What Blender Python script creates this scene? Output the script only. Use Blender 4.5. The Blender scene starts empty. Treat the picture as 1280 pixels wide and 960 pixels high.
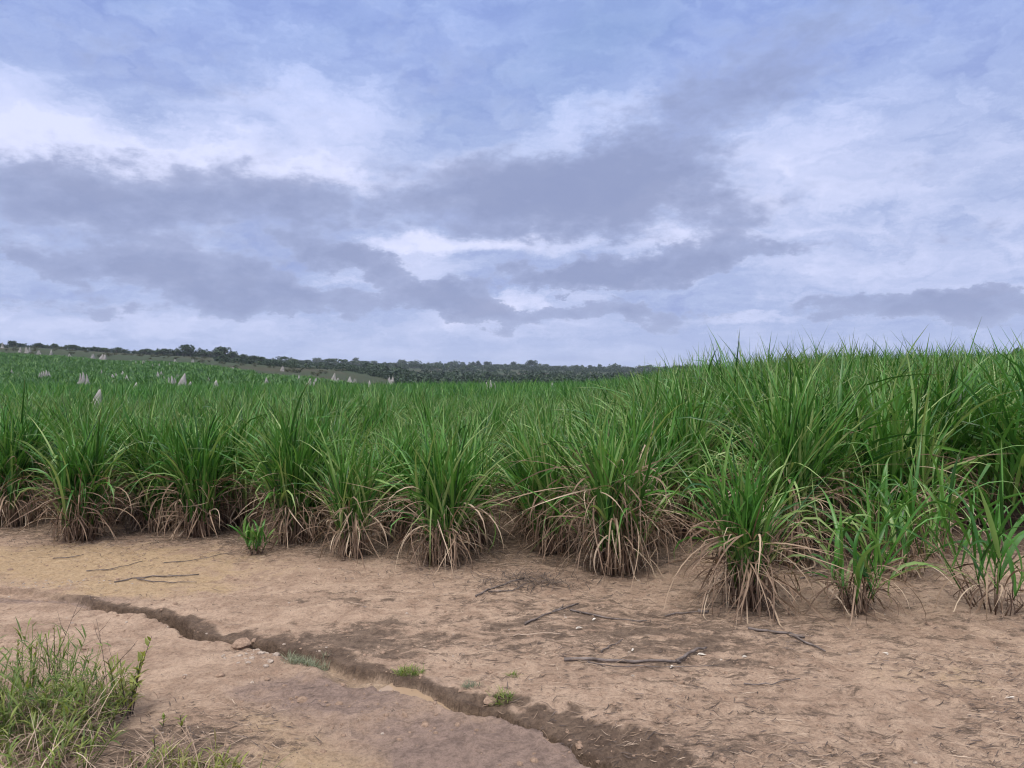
import bpy, math, random
import numpy as np

R = math.radians
rng = np.random.default_rng(7)
random.seed(7)
scene = bpy.context.scene
COL = scene.collection

# ------------------------------------------------------------------ camera numbers
EYE = 1.6
F = 924.0                      # focal length in photo pixels (1280 wide)
PITCH = math.atan((480 - 468) / F)   # looking very slightly down, horizon at row 468


def ray(px, py):
    """direction of a photo pixel, world axes (camera at 0,0,EYE looking along +Y)"""
    cx, cy = (px - 640) / F, (480 - py) / F
    c, s = math.cos(PITCH), math.sin(PITCH)
    return np.array([cx, c + s * cy, -s + c * cy])


def gp(px, py, z=0.0):
    d = ray(px, py)
    t = (z - EYE) / d[2]
    return d[0] * t, d[1] * t


# ------------------------------------------------------------------ noise helpers
def hash2(ix, iy, seed):
    h = (ix.astype(np.int64) * 374761393 + iy.astype(np.int64) * 668265263 + seed * 974711) & 0x7fffffff
    h = ((h ^ (h >> 13)) * 1274126177) & 0x7fffffff
    h = (h ^ (h >> 16)) & 0xffff
    return h / 65535.0


def vnoise(x, y, seed=0):
    x = np.asarray(x, float); y = np.asarray(y, float)
    ix = np.floor(x); iy = np.floor(y)
    fx = x - ix; fy = y - iy
    fx = fx * fx * (3 - 2 * fx); fy = fy * fy * (3 - 2 * fy)
    a = hash2(ix, iy, seed); b = hash2(ix + 1, iy, seed)
    c = hash2(ix, iy + 1, seed); d = hash2(ix + 1, iy + 1, seed)
    return (a * (1 - fx) + b * fx) * (1 - fy) + (c * (1 - fx) + d * fx) * fy


def fbm(x, y, seed=0, octs=4, gain=0.5):
    x = np.asarray(x, float); y = np.asarray(y, float)
    s = 0.0; amp = 1.0; tot = 0.0; f = 1.0
    for o in range(octs):
        s = s + amp * vnoise(x * f + 17.3 * o, y * f - 9.1 * o, seed + o)
        tot += amp; amp *= gain; f *= 2.03
    return s / tot


def sstep(a, b, x):
    t = np.clip((x - a) / (b - a), 0, 1)
    return t * t * (3 - 2 * t)


# ------------------------------------------------------------------ terrain
TY = np.array([0, 8, 15, 25, 40, 60, 80, 120, 170, 220, 320, 420, 600, 800, 1000, 1300, 3000.])
TU = np.array([-1.2, -0.69, -0.45, -0.25, -0.09, 0.17, 0.30, 0.45, 0.70, 1.2])
TZ = np.array([
    # 0  8   15   25    40    60    80    120   170  220  320  420  600  800  1000 1300 3000
    [0, 0, 0,    0.0, -0.2, -0.5, -0.3, 1.5,  4.6, 8.0, 15., 20., 20., 18., 15., 12., 12.],
    [0, 0, 0,    0.0, -0.2, -0.5, -0.4, 0.9,  3.4, 6.2, 13., 17., 17., 15., 13., 12., 12.],
    [0, 0, 0,    0.0, -0.2, -0.5, -0.5, 0.3,  1.7, 3.4, 8.5, 12., 12., 13., 14., 12., 12.],
    [0, 0, 0,    0.0, -0.2, -0.5, -0.6, -0.5, -0.1, 0.5, 3.5, 6.0, 7.5, 10., 13., 12., 12.],
    [0, 0, 0,    0.0, -0.1, -0.35, -1.5, -4.,  -6., -6., -4.5, -2., 2.0, 6.5, 11., 10., 10.],
    [0, 0, 0.0, 0.0, -.05, -0.35, -1.5, -4.,  -6., -6., -4.5, -2., 1.0, 3.5, 6.5, 6., 6.],
    [0, 0, 0.06, 0.14, 0.10, 0.0, -1.0, -3.,  -5., -5., -4.5, -2., 1.0, 3.0, 4.5, 4., 4.],
    [0, 0, 0.26, 0.46, 0.60, 0.4, 0.2, -1.,  -3., -3., -3., -2., 1.0, 2.0, 3., 3., 3.],
    [0, 0, 0.30, 0.50, 0.75, .9, 1.0, 0.4,  -1., -1., -1., -1., 1.0, 2.0, 2., 2., 2.],
    [0, 0, 0.30, 0.50, 0.75, .9, 1.0, 0.4,  -1., -1., -1., -1., 1.0, 2.0, 2., 2., 2.]])


def hermite_idx(grid, v):
    i = np.clip(np.searchsorted(grid, v, side='right') - 1, 0, len(grid) - 2)
    t = np.clip((v - grid[i]) / (grid[i + 1] - grid[i]), 0, 1)
    return i, t


def terrain(x, y):
    x = np.asarray(x, float); y = np.asarray(y, float)
    u = np.clip(x / np.maximum(y, 6.0), -1.2, 1.2)
    iu, tu = hermite_idx(TU, u)
    iy, ty = hermite_idx(TY, np.clip(y, 0, 3000))
    tu = tu * tu * (3 - 2 * tu) * 0.6 + tu * 0.4
    ty = ty * ty * (3 - 2 * ty) * 0.5 + ty * 0.5
    z = (TZ[iu, iy] * (1 - tu) + TZ[iu + 1, iy] * tu) * (1 - ty) + (TZ[iu, iy + 1] * (1 - tu) + TZ[iu + 1, iy + 1] * tu) * ty
    far = sstep(60, 250, y)
    z = z + far * (fbm(x / 60., y / 60., 3, 3) - 0.5) * 1.6
    return z


# gully: pixel trace turned once into ground points
GUL_PX = [(-120, 727), (0, 738), (70, 744), (130, 752), (165, 761), (220, 776), (258, 793), (300, 799), (345, 803), (385, 818), (430, 834),
          (480, 848), (530, 862), (575, 877), (630, 893), (685, 911), (708, 931), (745, 947), (800, 966), (840, 1010), (860, 1100)]
GUL = np.array([gp(a, b) for a, b in GUL_PX])
#          depth, half floor width, far bank width
GUL_D = np.array([[.022, .03, .06], [.027, .03, .06], [.033, .03, .06], [.05, .025, .07], [.07, .020, .09], [.085, .022, .12], [.10, .026, .16], [.085, .018, .16], [.06, .015, .13],
                  [.05, .018, .15], [.055, .035, .12], [.05, .045, .09], [.06, .04, .08], [.08, .032, .11], [.10, .036, .15], [.12, .026, .27], [.13, .018, .36],
                  [.14, .055, .30], [.15, .07, .22], [.16, .06, .3], [.16, .06, .3]])
GUL_N = np.array([.2, .18, .15, .10, .07, .07, .08, .08, .10, .14, .14, .10, .07, .06, .035, .022, .02, .05, .05, .04, .03])   # width of the near slope
GUL_D = np.column_stack([GUL_D, GUL_N, np.arange(len(GUL_D)) * 1.0])


def gully(x, y):
    """signed distance (positive: far bank), depth, floor half width, bank width at the nearest point"""
    best = np.full(x.shape, 1e9); sd = np.zeros(x.shape)
    pr = np.zeros(x.shape + (5,))
    for k in range(len(GUL) - 1):
        a, b = GUL[k], GUL[k + 1]
        e = b - a
        L2 = e @ e
        t = np.clip(((x - a[0]) * e[0] + (y - a[1]) * e[1]) / L2, 0, 1)
        dx = x - (a[0] + t * e[0]); dy = y - (a[1] + t * e[1])
        d = np.hypot(dx, dy)
        m = d < best
        side = np.sign(e[0] * dy - e[1] * dx)
        best = np.where(m, d, best)
        sd = np.where(m, side * d, sd)
        pr = np.where(m[..., None], GUL_D[k] * (1 - t[..., None]) + GUL_D[k + 1] * t[..., None], pr)
    return sd, pr


def near_ground(x, y):
    """fine relief of the dirt margin; returns dz, damp, sandfloor"""
    x = np.asarray(x, float); y = np.asarray(y, float)
    fade = 1 - sstep(9, 14, y)
    n1 = fbm(x * 0.9, y * 0.9, 11, 3) - .5
    n2 = fbm(x * 4, y * 4, 12, 3) - .5
    n3 = fbm(x * 16, y * 16, 13, 3) - .5
    n4 = np.abs(fbm(x * 7, y * 9, 14, 4, .6) - .5) * 2
    n5 = fbm(x * 40, y * 40, 15, 2) - .5
    dz = fade * (0.05 * n1 + 0.024 * n2 + 0.016 * n3 + 0.018 * (n4 - .3) + .007 * n5)
    wob = (fbm(x * 3.5, y * 3.5, 21, 4) - .5) * 0.13 + (fbm(x * 18, y * 18, 22, 3) - .5) * 0.06
    sd, pr = gully(x, y)
    d = sd + wob
    D, w, b, nw = pr[..., 0] * 1.2, pr[..., 1], pr[..., 2], pr[..., 3]
    near = sstep(-w - nw, -w + 0.006, d) ** 1.5
    tb = np.clip((d - w) / b, 0, 1)
    # first a small steep wall, then the eroded slope
    wallf = np.where(nw > .05, .74, .60)
    bank = 1 - (wallf * sstep(-.004, 0.026, d - w) + (1 - wallf) * tb ** 0.8)
    dep = D * near * bank
    inside = (np.abs(sd) < 1.5)
    dz = dz - np.where(inside, dep, 0) * fade
    ki = pr[..., 4]
    slot = sstep(2.6, 3.6, ki) * (1 - sstep(8.6, 9.4, ki)) + sstep(13.2, 14.2, ki) * (1 - sstep(17.2, 18, ki)) * .8
    slot = slot * sstep(.30, .46, fbm(x * 2.6, y * 2.6, 27, 2))
    dz = dz - np.where(inside, .15 * slot * np.exp(-((d - w + .012) / (.017 + .010 * fbm(x * 6, y * 6, 29, 2))) ** 2), 0) * fade
    # soft lip on the near side
    dz = dz + fade * 0.010 * np.exp(-((d + w + 0.03) / 0.035) ** 2) * sstep(.04, .1, D)
    # rill cuts across the damp bank
    rill = (fbm(x * 9 + y * 5, y * 3, 25, 3) - .5) * 0.035 * np.clip(tb * (1 - tb) * 4, 0, 1) * (d > w)
    dz = dz + np.where(inside, rill, 0) * fade
    damp = np.where(inside, sstep(w - .012, w + .004, d) * (1 - sstep(0.72, .98, (d - w) / b + (fbm(x * 6, y * 6, 31, 5, .62) - .5) * 1.7)), 0) * sstep(.02, .06, D)
    floor = np.where(inside, sstep(-w - nw * .7, -w - nw * .25 + .006, d) * (1 - sstep(w * .7, w * 1.2 + .01, d)), 0) * sstep(.03, .05, D) * (.1 + .9 * sstep(8.6, 9.8, ki))
    return dz, damp * fade, floor * fade


def ground_z(x, y):
    return terrain(x, y) + near_ground(x, y)[0]


def gz(x, y):
    return float(ground_z(np.array([x]), np.array([y]))[0])


# ------------------------------------------------------------------ materials
def nodes_of(name):
    m = bpy.data.materials.new(name)
    m.use_nodes = True
    nt = m.node_tree
    nt.nodes.clear()
    return m, nt


class NB:
    """tiny node builder"""
    def __init__(self, nt):
        self.nt = nt

    def n(self, t, ins=None, **props):
        nd = self.nt.nodes.new(t)
        for k, v in props.items():
            setattr(nd, k, v)
        for k, v in (ins or {}).items():
            self.set(nd.inputs[k], v)
        return nd

    def set(self, sock, v):
        if isinstance(v, bpy.types.NodeSocket):
            self.nt.links.new(v, sock)
        else:
            sock.default_value = v

    def math(self, op, a, b=0.0, c=0.0, clamp=False):
        nd = self.nt.nodes.new('ShaderNodeMath'); nd.operation = op; nd.use_clamp = clamp
        for s, v in zip(nd.inputs, (a, b, c)):
            self.set(s, v)
        return nd.outputs[0]

    def mix(self, f, a, b, blend='MIX'):
        nd = self.nt.nodes.new('ShaderNodeMix'); nd.data_type = 'RGBA'; nd.blend_type = blend
        self.set(nd.inputs[0], f)
        for s, v in ((nd.inputs[6], a), (nd.inputs[7], b)):
            self.set(s, v if isinstance(v, bpy.types.NodeSocket) else (*v, 1.0) if len(v) == 3 else v)
        return nd.outputs[2]

    def attr(self, name, kind='GEOMETRY'):
        nd = self.nt.nodes.new('ShaderNodeAttribute'); nd.attribute_name = name; nd.attribute_type = kind
        return nd.outputs['Fac']

    def noise(self, vec, scale, detail=4, rough=0.55, dist=0.0):
        nd = self.nt.nodes.new('ShaderNodeTexNoise')
        self.set(nd.inputs['Vector'], vec)
        nd.inputs['Scale'].default_value = scale; nd.inputs['Detail'].default_value = detail
        nd.inputs['Roughness'].default_value = rough; nd.inputs['Distortion'].default_value = dist
        return nd.outputs[0]

    def ramp(self, f, stops, interp='LINEAR'):
        nd = self.nt.nodes.new('ShaderNodeValToRGB'); self.set(nd.inputs[0], f)
        cr = nd.color_ramp; cr.interpolation = interp
        while len(cr.elements) < len(stops):
            cr.elements.new(0.5)
        for e, (p, c) in zip(cr.elements, stops):
            e.position = p; e.color = (*c, 1) if len(c) == 3 else c
        return nd.outputs[0]

    def mrange(self, v, a, b, c=0.0, d=1.0, smooth=True):
        nd = self.nt.nodes.new('ShaderNodeMapRange')
        nd.interpolation_type = 'SMOOTHSTEP' if smooth else 'LINEAR'
        for s, q in zip(nd.inputs, (v, a, b, c, d)):
            self.set(s, q)
        return nd.outputs[0]


def leaf_material(name, stops, rough=0.42, trans=0.35, rand=0.25, spec=0.35, tip=None):
    m, nt = nodes_of(name); b = NB(nt)
    tint = b.attr('tint')
    oi = b.n('ShaderNodeObjectInfo')
    f = b.math('ADD', tint, b.math('MULTIPLY', b.math('SUBTRACT', oi.outputs['Random'], 0.5), rand), clamp=True)
    colr = b.ramp(f, stops)
    if tip:
        colr = b.mix(b.mrange(b.attr('along'), 0.8, 1.0, 0.0, 0.55), colr, tip)
    bs = b.n('ShaderNodeBsdfPrincipled', {'Base Color': colr, 'Roughness': rough, 'Specular IOR Level': spec})
    tr = b.n('ShaderNodeBsdfTranslucent', {'Color': b.mix(1.0, colr, (0.95, 1.0, 0.55), 'MULTIPLY')})
    mx = b.n('ShaderNodeMixShader', {0: trans, 1: bs.outputs[0], 2: tr.outputs[0]})
    out = b.n('ShaderNodeOutputMaterial'); nt.links.new(mx.outputs[0], out.inputs[0])
    return m


M = {}
M['cane'] = leaf_material('cane_leaf', [(0.0, (.016, .066, .011)), (0.35, (.052, .168, .024)), (0.7, (.112, .270, .046)), (1.0, (.28, .38, .13))], tip=(.26, .23, .11), trans=.26, spec=.42, rough=.36)
M['far_cane'] = leaf_material('far_cane_leaf', [(0.0, (.032, .108, .018)), (0.42, (.068, .198, .030)), (0.78, (.132, .290, .054)), (1.0, (.26, .37, .115))], trans=.28, spec=.42, rough=.36)
M['slope'] = leaf_material('slope_crop_leaf', [(0.0, (.028, .090, .020)), (0.5, (.060, .165, .034)), (1.0, (.125, .245, .055))], trans=.3)
M['dry'] = leaf_material('dry_cane_leaf', [(0.0, (.08, .050, .035)), (0.35, (.185, .120, .082)), (0.7, (.33, .23, .158)), (1.0, (.54, .42, .30))], rough=.7, trans=.15, spec=.2)
M['weed'] = leaf_material('weed_leaf', [(0.0, (.07, .115, .028)), (0.5, (.145, .21, .042)), (1.0, (.29, .32, .085))], trans=.4)
M['olive'] = leaf_material('olive_weed_leaf', [(0.0, (.16, .115, .05)), (0.45, (.20, .225, .055)), (1.0, (.36, .37, .10))], trans=.4, rand=.1)
M['pale'] = leaf_material('pale_weed_leaf', [(0.0, (.10, .12, .07)), (1.0, (.22, .23, .14))], trans=.2)
M['straw'] = leaf_material('straw', [(0.0, (.12, .085, .065)), (0.5, (.26, .18, .125)), (1.0, (.48, .37, .28))], rough=.8, trans=.05, spec=.15)
M['twig'] = leaf_material('dead_twig', [(0.0, (.045, .034, .03)), (0.6, (.095, .07, .058)), (1.0, (.17, .13, .11))], rough=.85, trans=0.0, spec=.2)
M['crown'] = leaf_material('tree_leaf', [(0.0, (.016, .036, .015)), (0.5, (.032, .062, .024)), (1.0, (.065, .10, .038))], trans=.15, rand=.5, rough=.6)
M['scrub'] = leaf_material('scrub_leaf', [(0.0, (.030, .040, .016)), (0.5, (.055, .065, .026)), (1.0, (.10, .095, .045))], trans=.15, rand=.5, rough=.6)


def solid(name, c0, c1, scale=20, rough=.85, bump=.3, spec=.25):
    m, nt = nodes_of(name); b = NB(nt)
    tc = b.n('ShaderNodeTexCoord').outputs['Object']
    nz = b.noise(tc, scale, 6, .65)
    col = b.mix(b.mrange(nz, .3, .7), c0, c1)
    bp = b.n('ShaderNodeBump', {'Height': nz, 'Strength': bump, 'Distance': .02})
    bs = b.n('ShaderNodeBsdfPrincipled', {'Base Color': col, 'Roughness': rough, 'Normal': bp.outputs[0], 'Specular IOR Level': spec})
    out = b.n('ShaderNodeOutputMaterial'); nt.links.new(bs.outputs[0], out.inputs[0])
    return m


M['mound'] = solid('termite_clay', (.21, .195, .18), (.36, .34, .315), 5, .9, .6)
M['bark'] = solid('bark', (.10, .085, .07), (.19, .16, .135), 12)
M['stick'] = solid('weathered_stick', (.075, .058, .05), (.22, .18, .16), 14, .8, .6)
M['paleStick'] = solid('pale_stick', (.30, .22, .16), (.48, .37, .28), 30, .8)
M['stone'] = solid('stone', (.24, .18, .14), (.46, .38, .31), 40, .8, .5)
M['chip'] = solid('pale_chip', (.55, .48, .40), (.75, .70, .62), 40, .8, .2)
M['clod'] = solid('dirt_clod', (.20, .135, .095), (.36, .25, .18), 60, .95, .6, .1)


def ground_material():
    m, nt = nodes_of('bare_soil'); b = NB(nt)
    P = b.n('ShaderNodeNewGeometry').outputs['Position']
    mp = b.n('ShaderNodeMapping', {'Vector': P}).outputs[0]
    n_big = b.noise(mp, 0.8, 5, .6, .6)
    n_mid = b.noise(mp, 3.2, 6, .68, .8)
    n_sml = b.noise(mp, 14., 6, .72, .4)
    n_fin = b.noise(mp, 52., 6, .78)
    n_gr = b.noise(mp, 260., 3, .7)
    sandy = b.attr('sandy'); crust = b.attr('crust'); damp = b.attr('damp'); floor = b.attr('floorsand'); litter = b.attr('litter'); far = b.attr('far')
    pink = b.mix(b.mrange(b.math('ADD', b.math('MULTIPLY', n_mid, .55), b.math('MULTIPLY', n_sml, .45)), .38, .62), (.325, .218, .152), (.525, .375, .268))
    sand = b.mix(b.mrange(n_sml, .35, .65), (.40, .275, .160), (.49, .350, .215))
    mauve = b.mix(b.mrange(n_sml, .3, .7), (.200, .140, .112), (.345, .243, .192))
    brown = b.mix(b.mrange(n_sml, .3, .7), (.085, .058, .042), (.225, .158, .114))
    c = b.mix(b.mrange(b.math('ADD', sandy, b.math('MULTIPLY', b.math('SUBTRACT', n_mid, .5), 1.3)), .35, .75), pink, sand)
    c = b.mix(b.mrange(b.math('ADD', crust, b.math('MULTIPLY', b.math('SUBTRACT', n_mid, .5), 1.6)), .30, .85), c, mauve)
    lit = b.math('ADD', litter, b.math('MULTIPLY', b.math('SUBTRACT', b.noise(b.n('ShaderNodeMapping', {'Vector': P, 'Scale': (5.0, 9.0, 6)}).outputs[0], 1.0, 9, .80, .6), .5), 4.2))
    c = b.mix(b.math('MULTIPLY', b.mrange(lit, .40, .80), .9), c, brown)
    # organic crumbs: small dark flecks
    fl = b.math('MULTIPLY', b.mrange(n_fin, .55, .64), b.mrange(b.math('ADD', n_sml, b.math('MULTIPLY', litter, .25)), .42, .66))
    c = b.mix(b.math('MULTIPLY', fl, .82), c, (.075, .052, .040))
    pl = b.math('MULTIPLY', b.mrange(n_gr, .66, .76), .45)
    c = b.mix(pl, c, (.60, .48, .37))
    damp_c = b.mix(b.mrange(n_sml, .3, .7), (.078, .050, .034), (.165, .112, .078))
    c = b.mix(b.math('MULTIPLY', damp, .93), c, damp_c)
    c = b.mix(b.math('MULTIPLY', floor, .95), c, b.mix(b.mrange(n_mid, .35, .65), (.32, .225, .15), (.45, .33, .23)))
    # distant pasture
    fn = b.noise(b.n('ShaderNodeMapping', {'Vector': P, 'Scale': (.02, .012, .02)}).outputs[0], 1.0, 8, .65, .5)
    fn2 = b.noise(b.n('ShaderNodeMapping', {'Vector': P, 'Scale': (.12, .06, .12)}).outputs[0], 1.0, 6, .7)
    past = b.ramp(fn, [(.30, (.022, .044, .014)), (.50, (.034, .048, .017)), (.62, (.048, .044, .020)), (.78, (.060, .046, .024))])
    past = b.mix(b.math('MULTIPLY', b.mrange(fn2, .52, .66), .6), past, (.024, .036, .014))
    c = b.mix(far, c, past)
    grit = b.math('MULTIPLY', b.mrange(n_fin, .34, .66, .68, 1.14), b.mrange(n_gr, .3, .7, .86, 1.0))
    gv = b.n('ShaderNodeCombineXYZ', {0: grit, 1: grit, 2: grit}).outputs[0]
    c = b.mix(1.0, c, gv, 'MULTIPLY')
    h = b.math('ADD', b.math('MULTIPLY', n_sml, .55), b.math('ADD', b.math('MULTIPLY', n_fin, .30), b.math('MULTIPLY', n_gr, .10)))
    bp = b.n('ShaderNodeBump', {'Height': h, 'Strength': .9, 'Distance': .05})
    rough = b.math('SUBTRACT', .93, b.math('MULTIPLY', b.math('MAXIMUM', b.math('MULTIPLY', damp, .5), floor), .30))
    bs = b.n('ShaderNodeBsdfPrincipled', {'Base Color': c, 'Roughness': rough, 'Normal': bp.outputs[0], 'Specular IOR Level': .2})
    out = b.n('ShaderNodeOutputMaterial'); nt.links.new(bs.outputs[0], out.inputs[0])
    return m


M['ground'] = ground_material()


# ------------------------------------------------------------------ mesh plumbing
def tag(o, label=None, cat=None, group=None, kind=None):
    for k, v in (('label', label), ('category', cat), ('group', group), ('kind', kind)):
        if v:
            o[k] = v
    return o


def empty(name, loc, rz=0.0, sc=1.0):
    o = bpy.data.objects.new(name, None)
    COL.objects.link(o)
    o.location = loc; o.rotation_euler = (0, 0, rz); o.scale = (sc, sc, sc)
    o.empty_display_size = .1
    return o


def link(name, me, parent=None):
    o = bpy.data.objects.new(name, me)
    COL.objects.link(o)
    if parent:
        o.parent = parent
    return o


def np_mesh(name, V, Q, mat, attrs=None, smooth=True, tris=None):
    """mesh from numpy verts, quads (and tris)"""
    me = bpy.data.meshes.new(name)
    V = np.asarray(V, np.float32)
    nq = 0 if Q is None else len(Q); ntr = 0 if tris is None else len(tris)
    me.vertices.add(len(V)); me.vertices.foreach_set('co', V.ravel())
    loops = []
    if nq: loops.append(np.asarray(Q, np.int32).ravel())
    if ntr: loops.append(np.asarray(tris, np.int32).ravel())
    loops = np.concatenate(loops)
    me.loops.add(len(loops)); me.loops.foreach_set('vertex_index', loops)
    starts = np.concatenate([np.arange(nq) * 4, nq * 4 + np.arange(ntr) * 3]).astype(np.int32)
    me.polygons.add(nq + ntr)
    me.polygons.foreach_set('loop_start', starts)
    me.update(calc_edges=True)
    if smooth:
        me.polygons.foreach_set('use_smooth', np.ones(nq + ntr, bool))
    for k, v in (attrs or {}).items():
        a = me.attributes.new(k, 'FLOAT', 'POINT')
        a.data.foreach_set('value', np.asarray(v, np.float32))
    me.materials.append(mat)
    me.validate()
    return me


class Geo:
    """collects quads with tint / along"""
    def __init__(self):
        self.V = []; self.Q = []; self.T = []; self.A = []; self.n = 0

    def add(self, V, Q, T, A):
        self.V.append(V); self.Q.append(Q + self.n); self.T.append(T); self.A.append(A)
        self.n += len(V)

    def arrays(self):
        return np.concatenate(self.V), np.concatenate(self.Q), np.concatenate(self.T), np.concatenate(self.A)

    def mesh(self, name, mat, smooth=True):
        V, Q, T, A = self.arrays()
        return np_mesh(name, V, Q, mat, {'tint': T, 'along': A}, smooth)


def blades(geo, org, az, el0, length, bend, width, tint, segs=7, fold=True, power=1.4, swirl=None, twist=None, zmin=None, base_w=.5, floorfn=None, kink=0.0):
    """long leaf blades: org (n,3); az, el0, length, bend, width, tint (n,)"""
    n = len(az)
    if n == 0:
        return
    t = np.linspace(0, 1, segs + 1)
    swirl = np.zeros(n) if swirl is None else swirl
    twist = np.zeros(n) if twist is None else twist
    el = el0[:, None] - bend[:, None] * t[None] ** power
    if kink:
        kr = np.random.default_rng(n + segs)
        tk = kr.uniform(.3, .85, n); amp = np.where(kr.random(n) < kink, kr.uniform(.5, 2.0, n), 0)
        el = el - amp[:, None] * (t[None] > tk[:, None])
    az_t = az[:, None] + swirl[:, None] * t[None]
    d = np.stack([np.cos(el) * np.cos(az_t), np.cos(el) * np.sin(az_t), np.sin(el)], -1)
    step = (length / segs)[:, None, None]
    mid = (d[:, 1:] + d[:, :-1]) * .5 * step
    P = np.concatenate([org[:, None], org[:, None] + np.cumsum(mid, 1)], 1)
    side = np.stack([-np.sin(az_t), np.cos(az_t), np.zeros_like(az_t)], -1)
    up = np.cross(d, side)
    tw = (twist[:, None] * t[None])[..., None]
    sv = side * np.cos(tw) + up * np.sin(tw)
    nv = -side * np.sin(tw) + up * np.cos(tw)
    prof = np.minimum(1, base_w + 2.5 * t) * (1 - t ** 2.6)
    prof[-1] = 0.03
    w = (width[:, None] * prof[None])[..., None] * .5
    if floorfn is not None:
        z0 = floorfn(P[..., 0], P[..., 1])
        P[..., 2] = np.maximum(P[..., 2], z0 + .006 + .02 * tint[:, None])
    elif zmin is not None:
        P[..., 2] = np.maximum(P[..., 2], zmin + .02 * tint[:, None])
    if fold:
        rows = np.stack([P - sv * w + nv * w * .35, P, P + sv * w + nv * w * .35], 2); c = 3
    else:
        rows = np.stack([P - sv * w, P + sv * w], 2); c = 2
    V = rows.reshape(-1, 3)
    ns = segs + 1
    base = (np.arange(n) * ns * c)[:, None, None]
    i = (np.arange(segs) * c)[None, :, None]
    j = np.arange(c - 1)[None, None, :]
    q0 = base + i + j
    Q = np.stack([q0, q0 + 1, q0 + c + 1, q0 + c], -1).reshape(-1, 4)
    T = np.repeat(tint, ns * c)
    A = np.tile(np.repeat(t, c), n)
    geo.add(V, Q, T, A)


def tube(geo, pts, radii, tint=.5, sides=6):
    pts = np.asarray(pts, float); k = len(pts)
    tan = np.gradient(pts, axis=0)
    tan /= np.linalg.norm(tan, axis=1)[:, None] + 1e-9
    ref = np.array([0, 0, 1.]) if abs(tan[0][2]) < .9 else np.array([1., 0, 0])
    a = np.cross(tan, ref); a /= np.linalg.norm(a, axis=1)[:, None] + 1e-9
    b = np.cross(tan, a)
    th = np.arange(sides) / sides * 2 * np.pi
    V = pts[:, None] + (a[:, None] * np.cos(th)[None, :, None] + b[:, None] * np.sin(th)[None, :, None]) * np.asarray(radii, float)[:, None, None]
    V = V.reshape(-1, 3)
    Q = []
    for i in range(k - 1):
        for j in range(sides):
            j2 = (j + 1) % sides
            Q.append([i * sides + j, i * sides + j2, (i + 1) * sides + j2, (i + 1) * sides + j])
    # end caps
    c0 = len(V)
    V = np.concatenate([V, pts[:1], pts[-1:]])
    for j in range(0, sides, 2):
        Q.append([c0, (j + 2) % sides, (j + 1) % sides, j])
        o = (k - 1) * sides
        Q.append([c0 + 1, o + j, o + (j + 1) % sides, o + (j + 2) % sides])
    A = np.concatenate([np.repeat(np.linspace(0, 1, k), sides), [0, 1]])
    geo.add(V, np.array(Q), np.full(len(V), tint), A)


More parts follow.
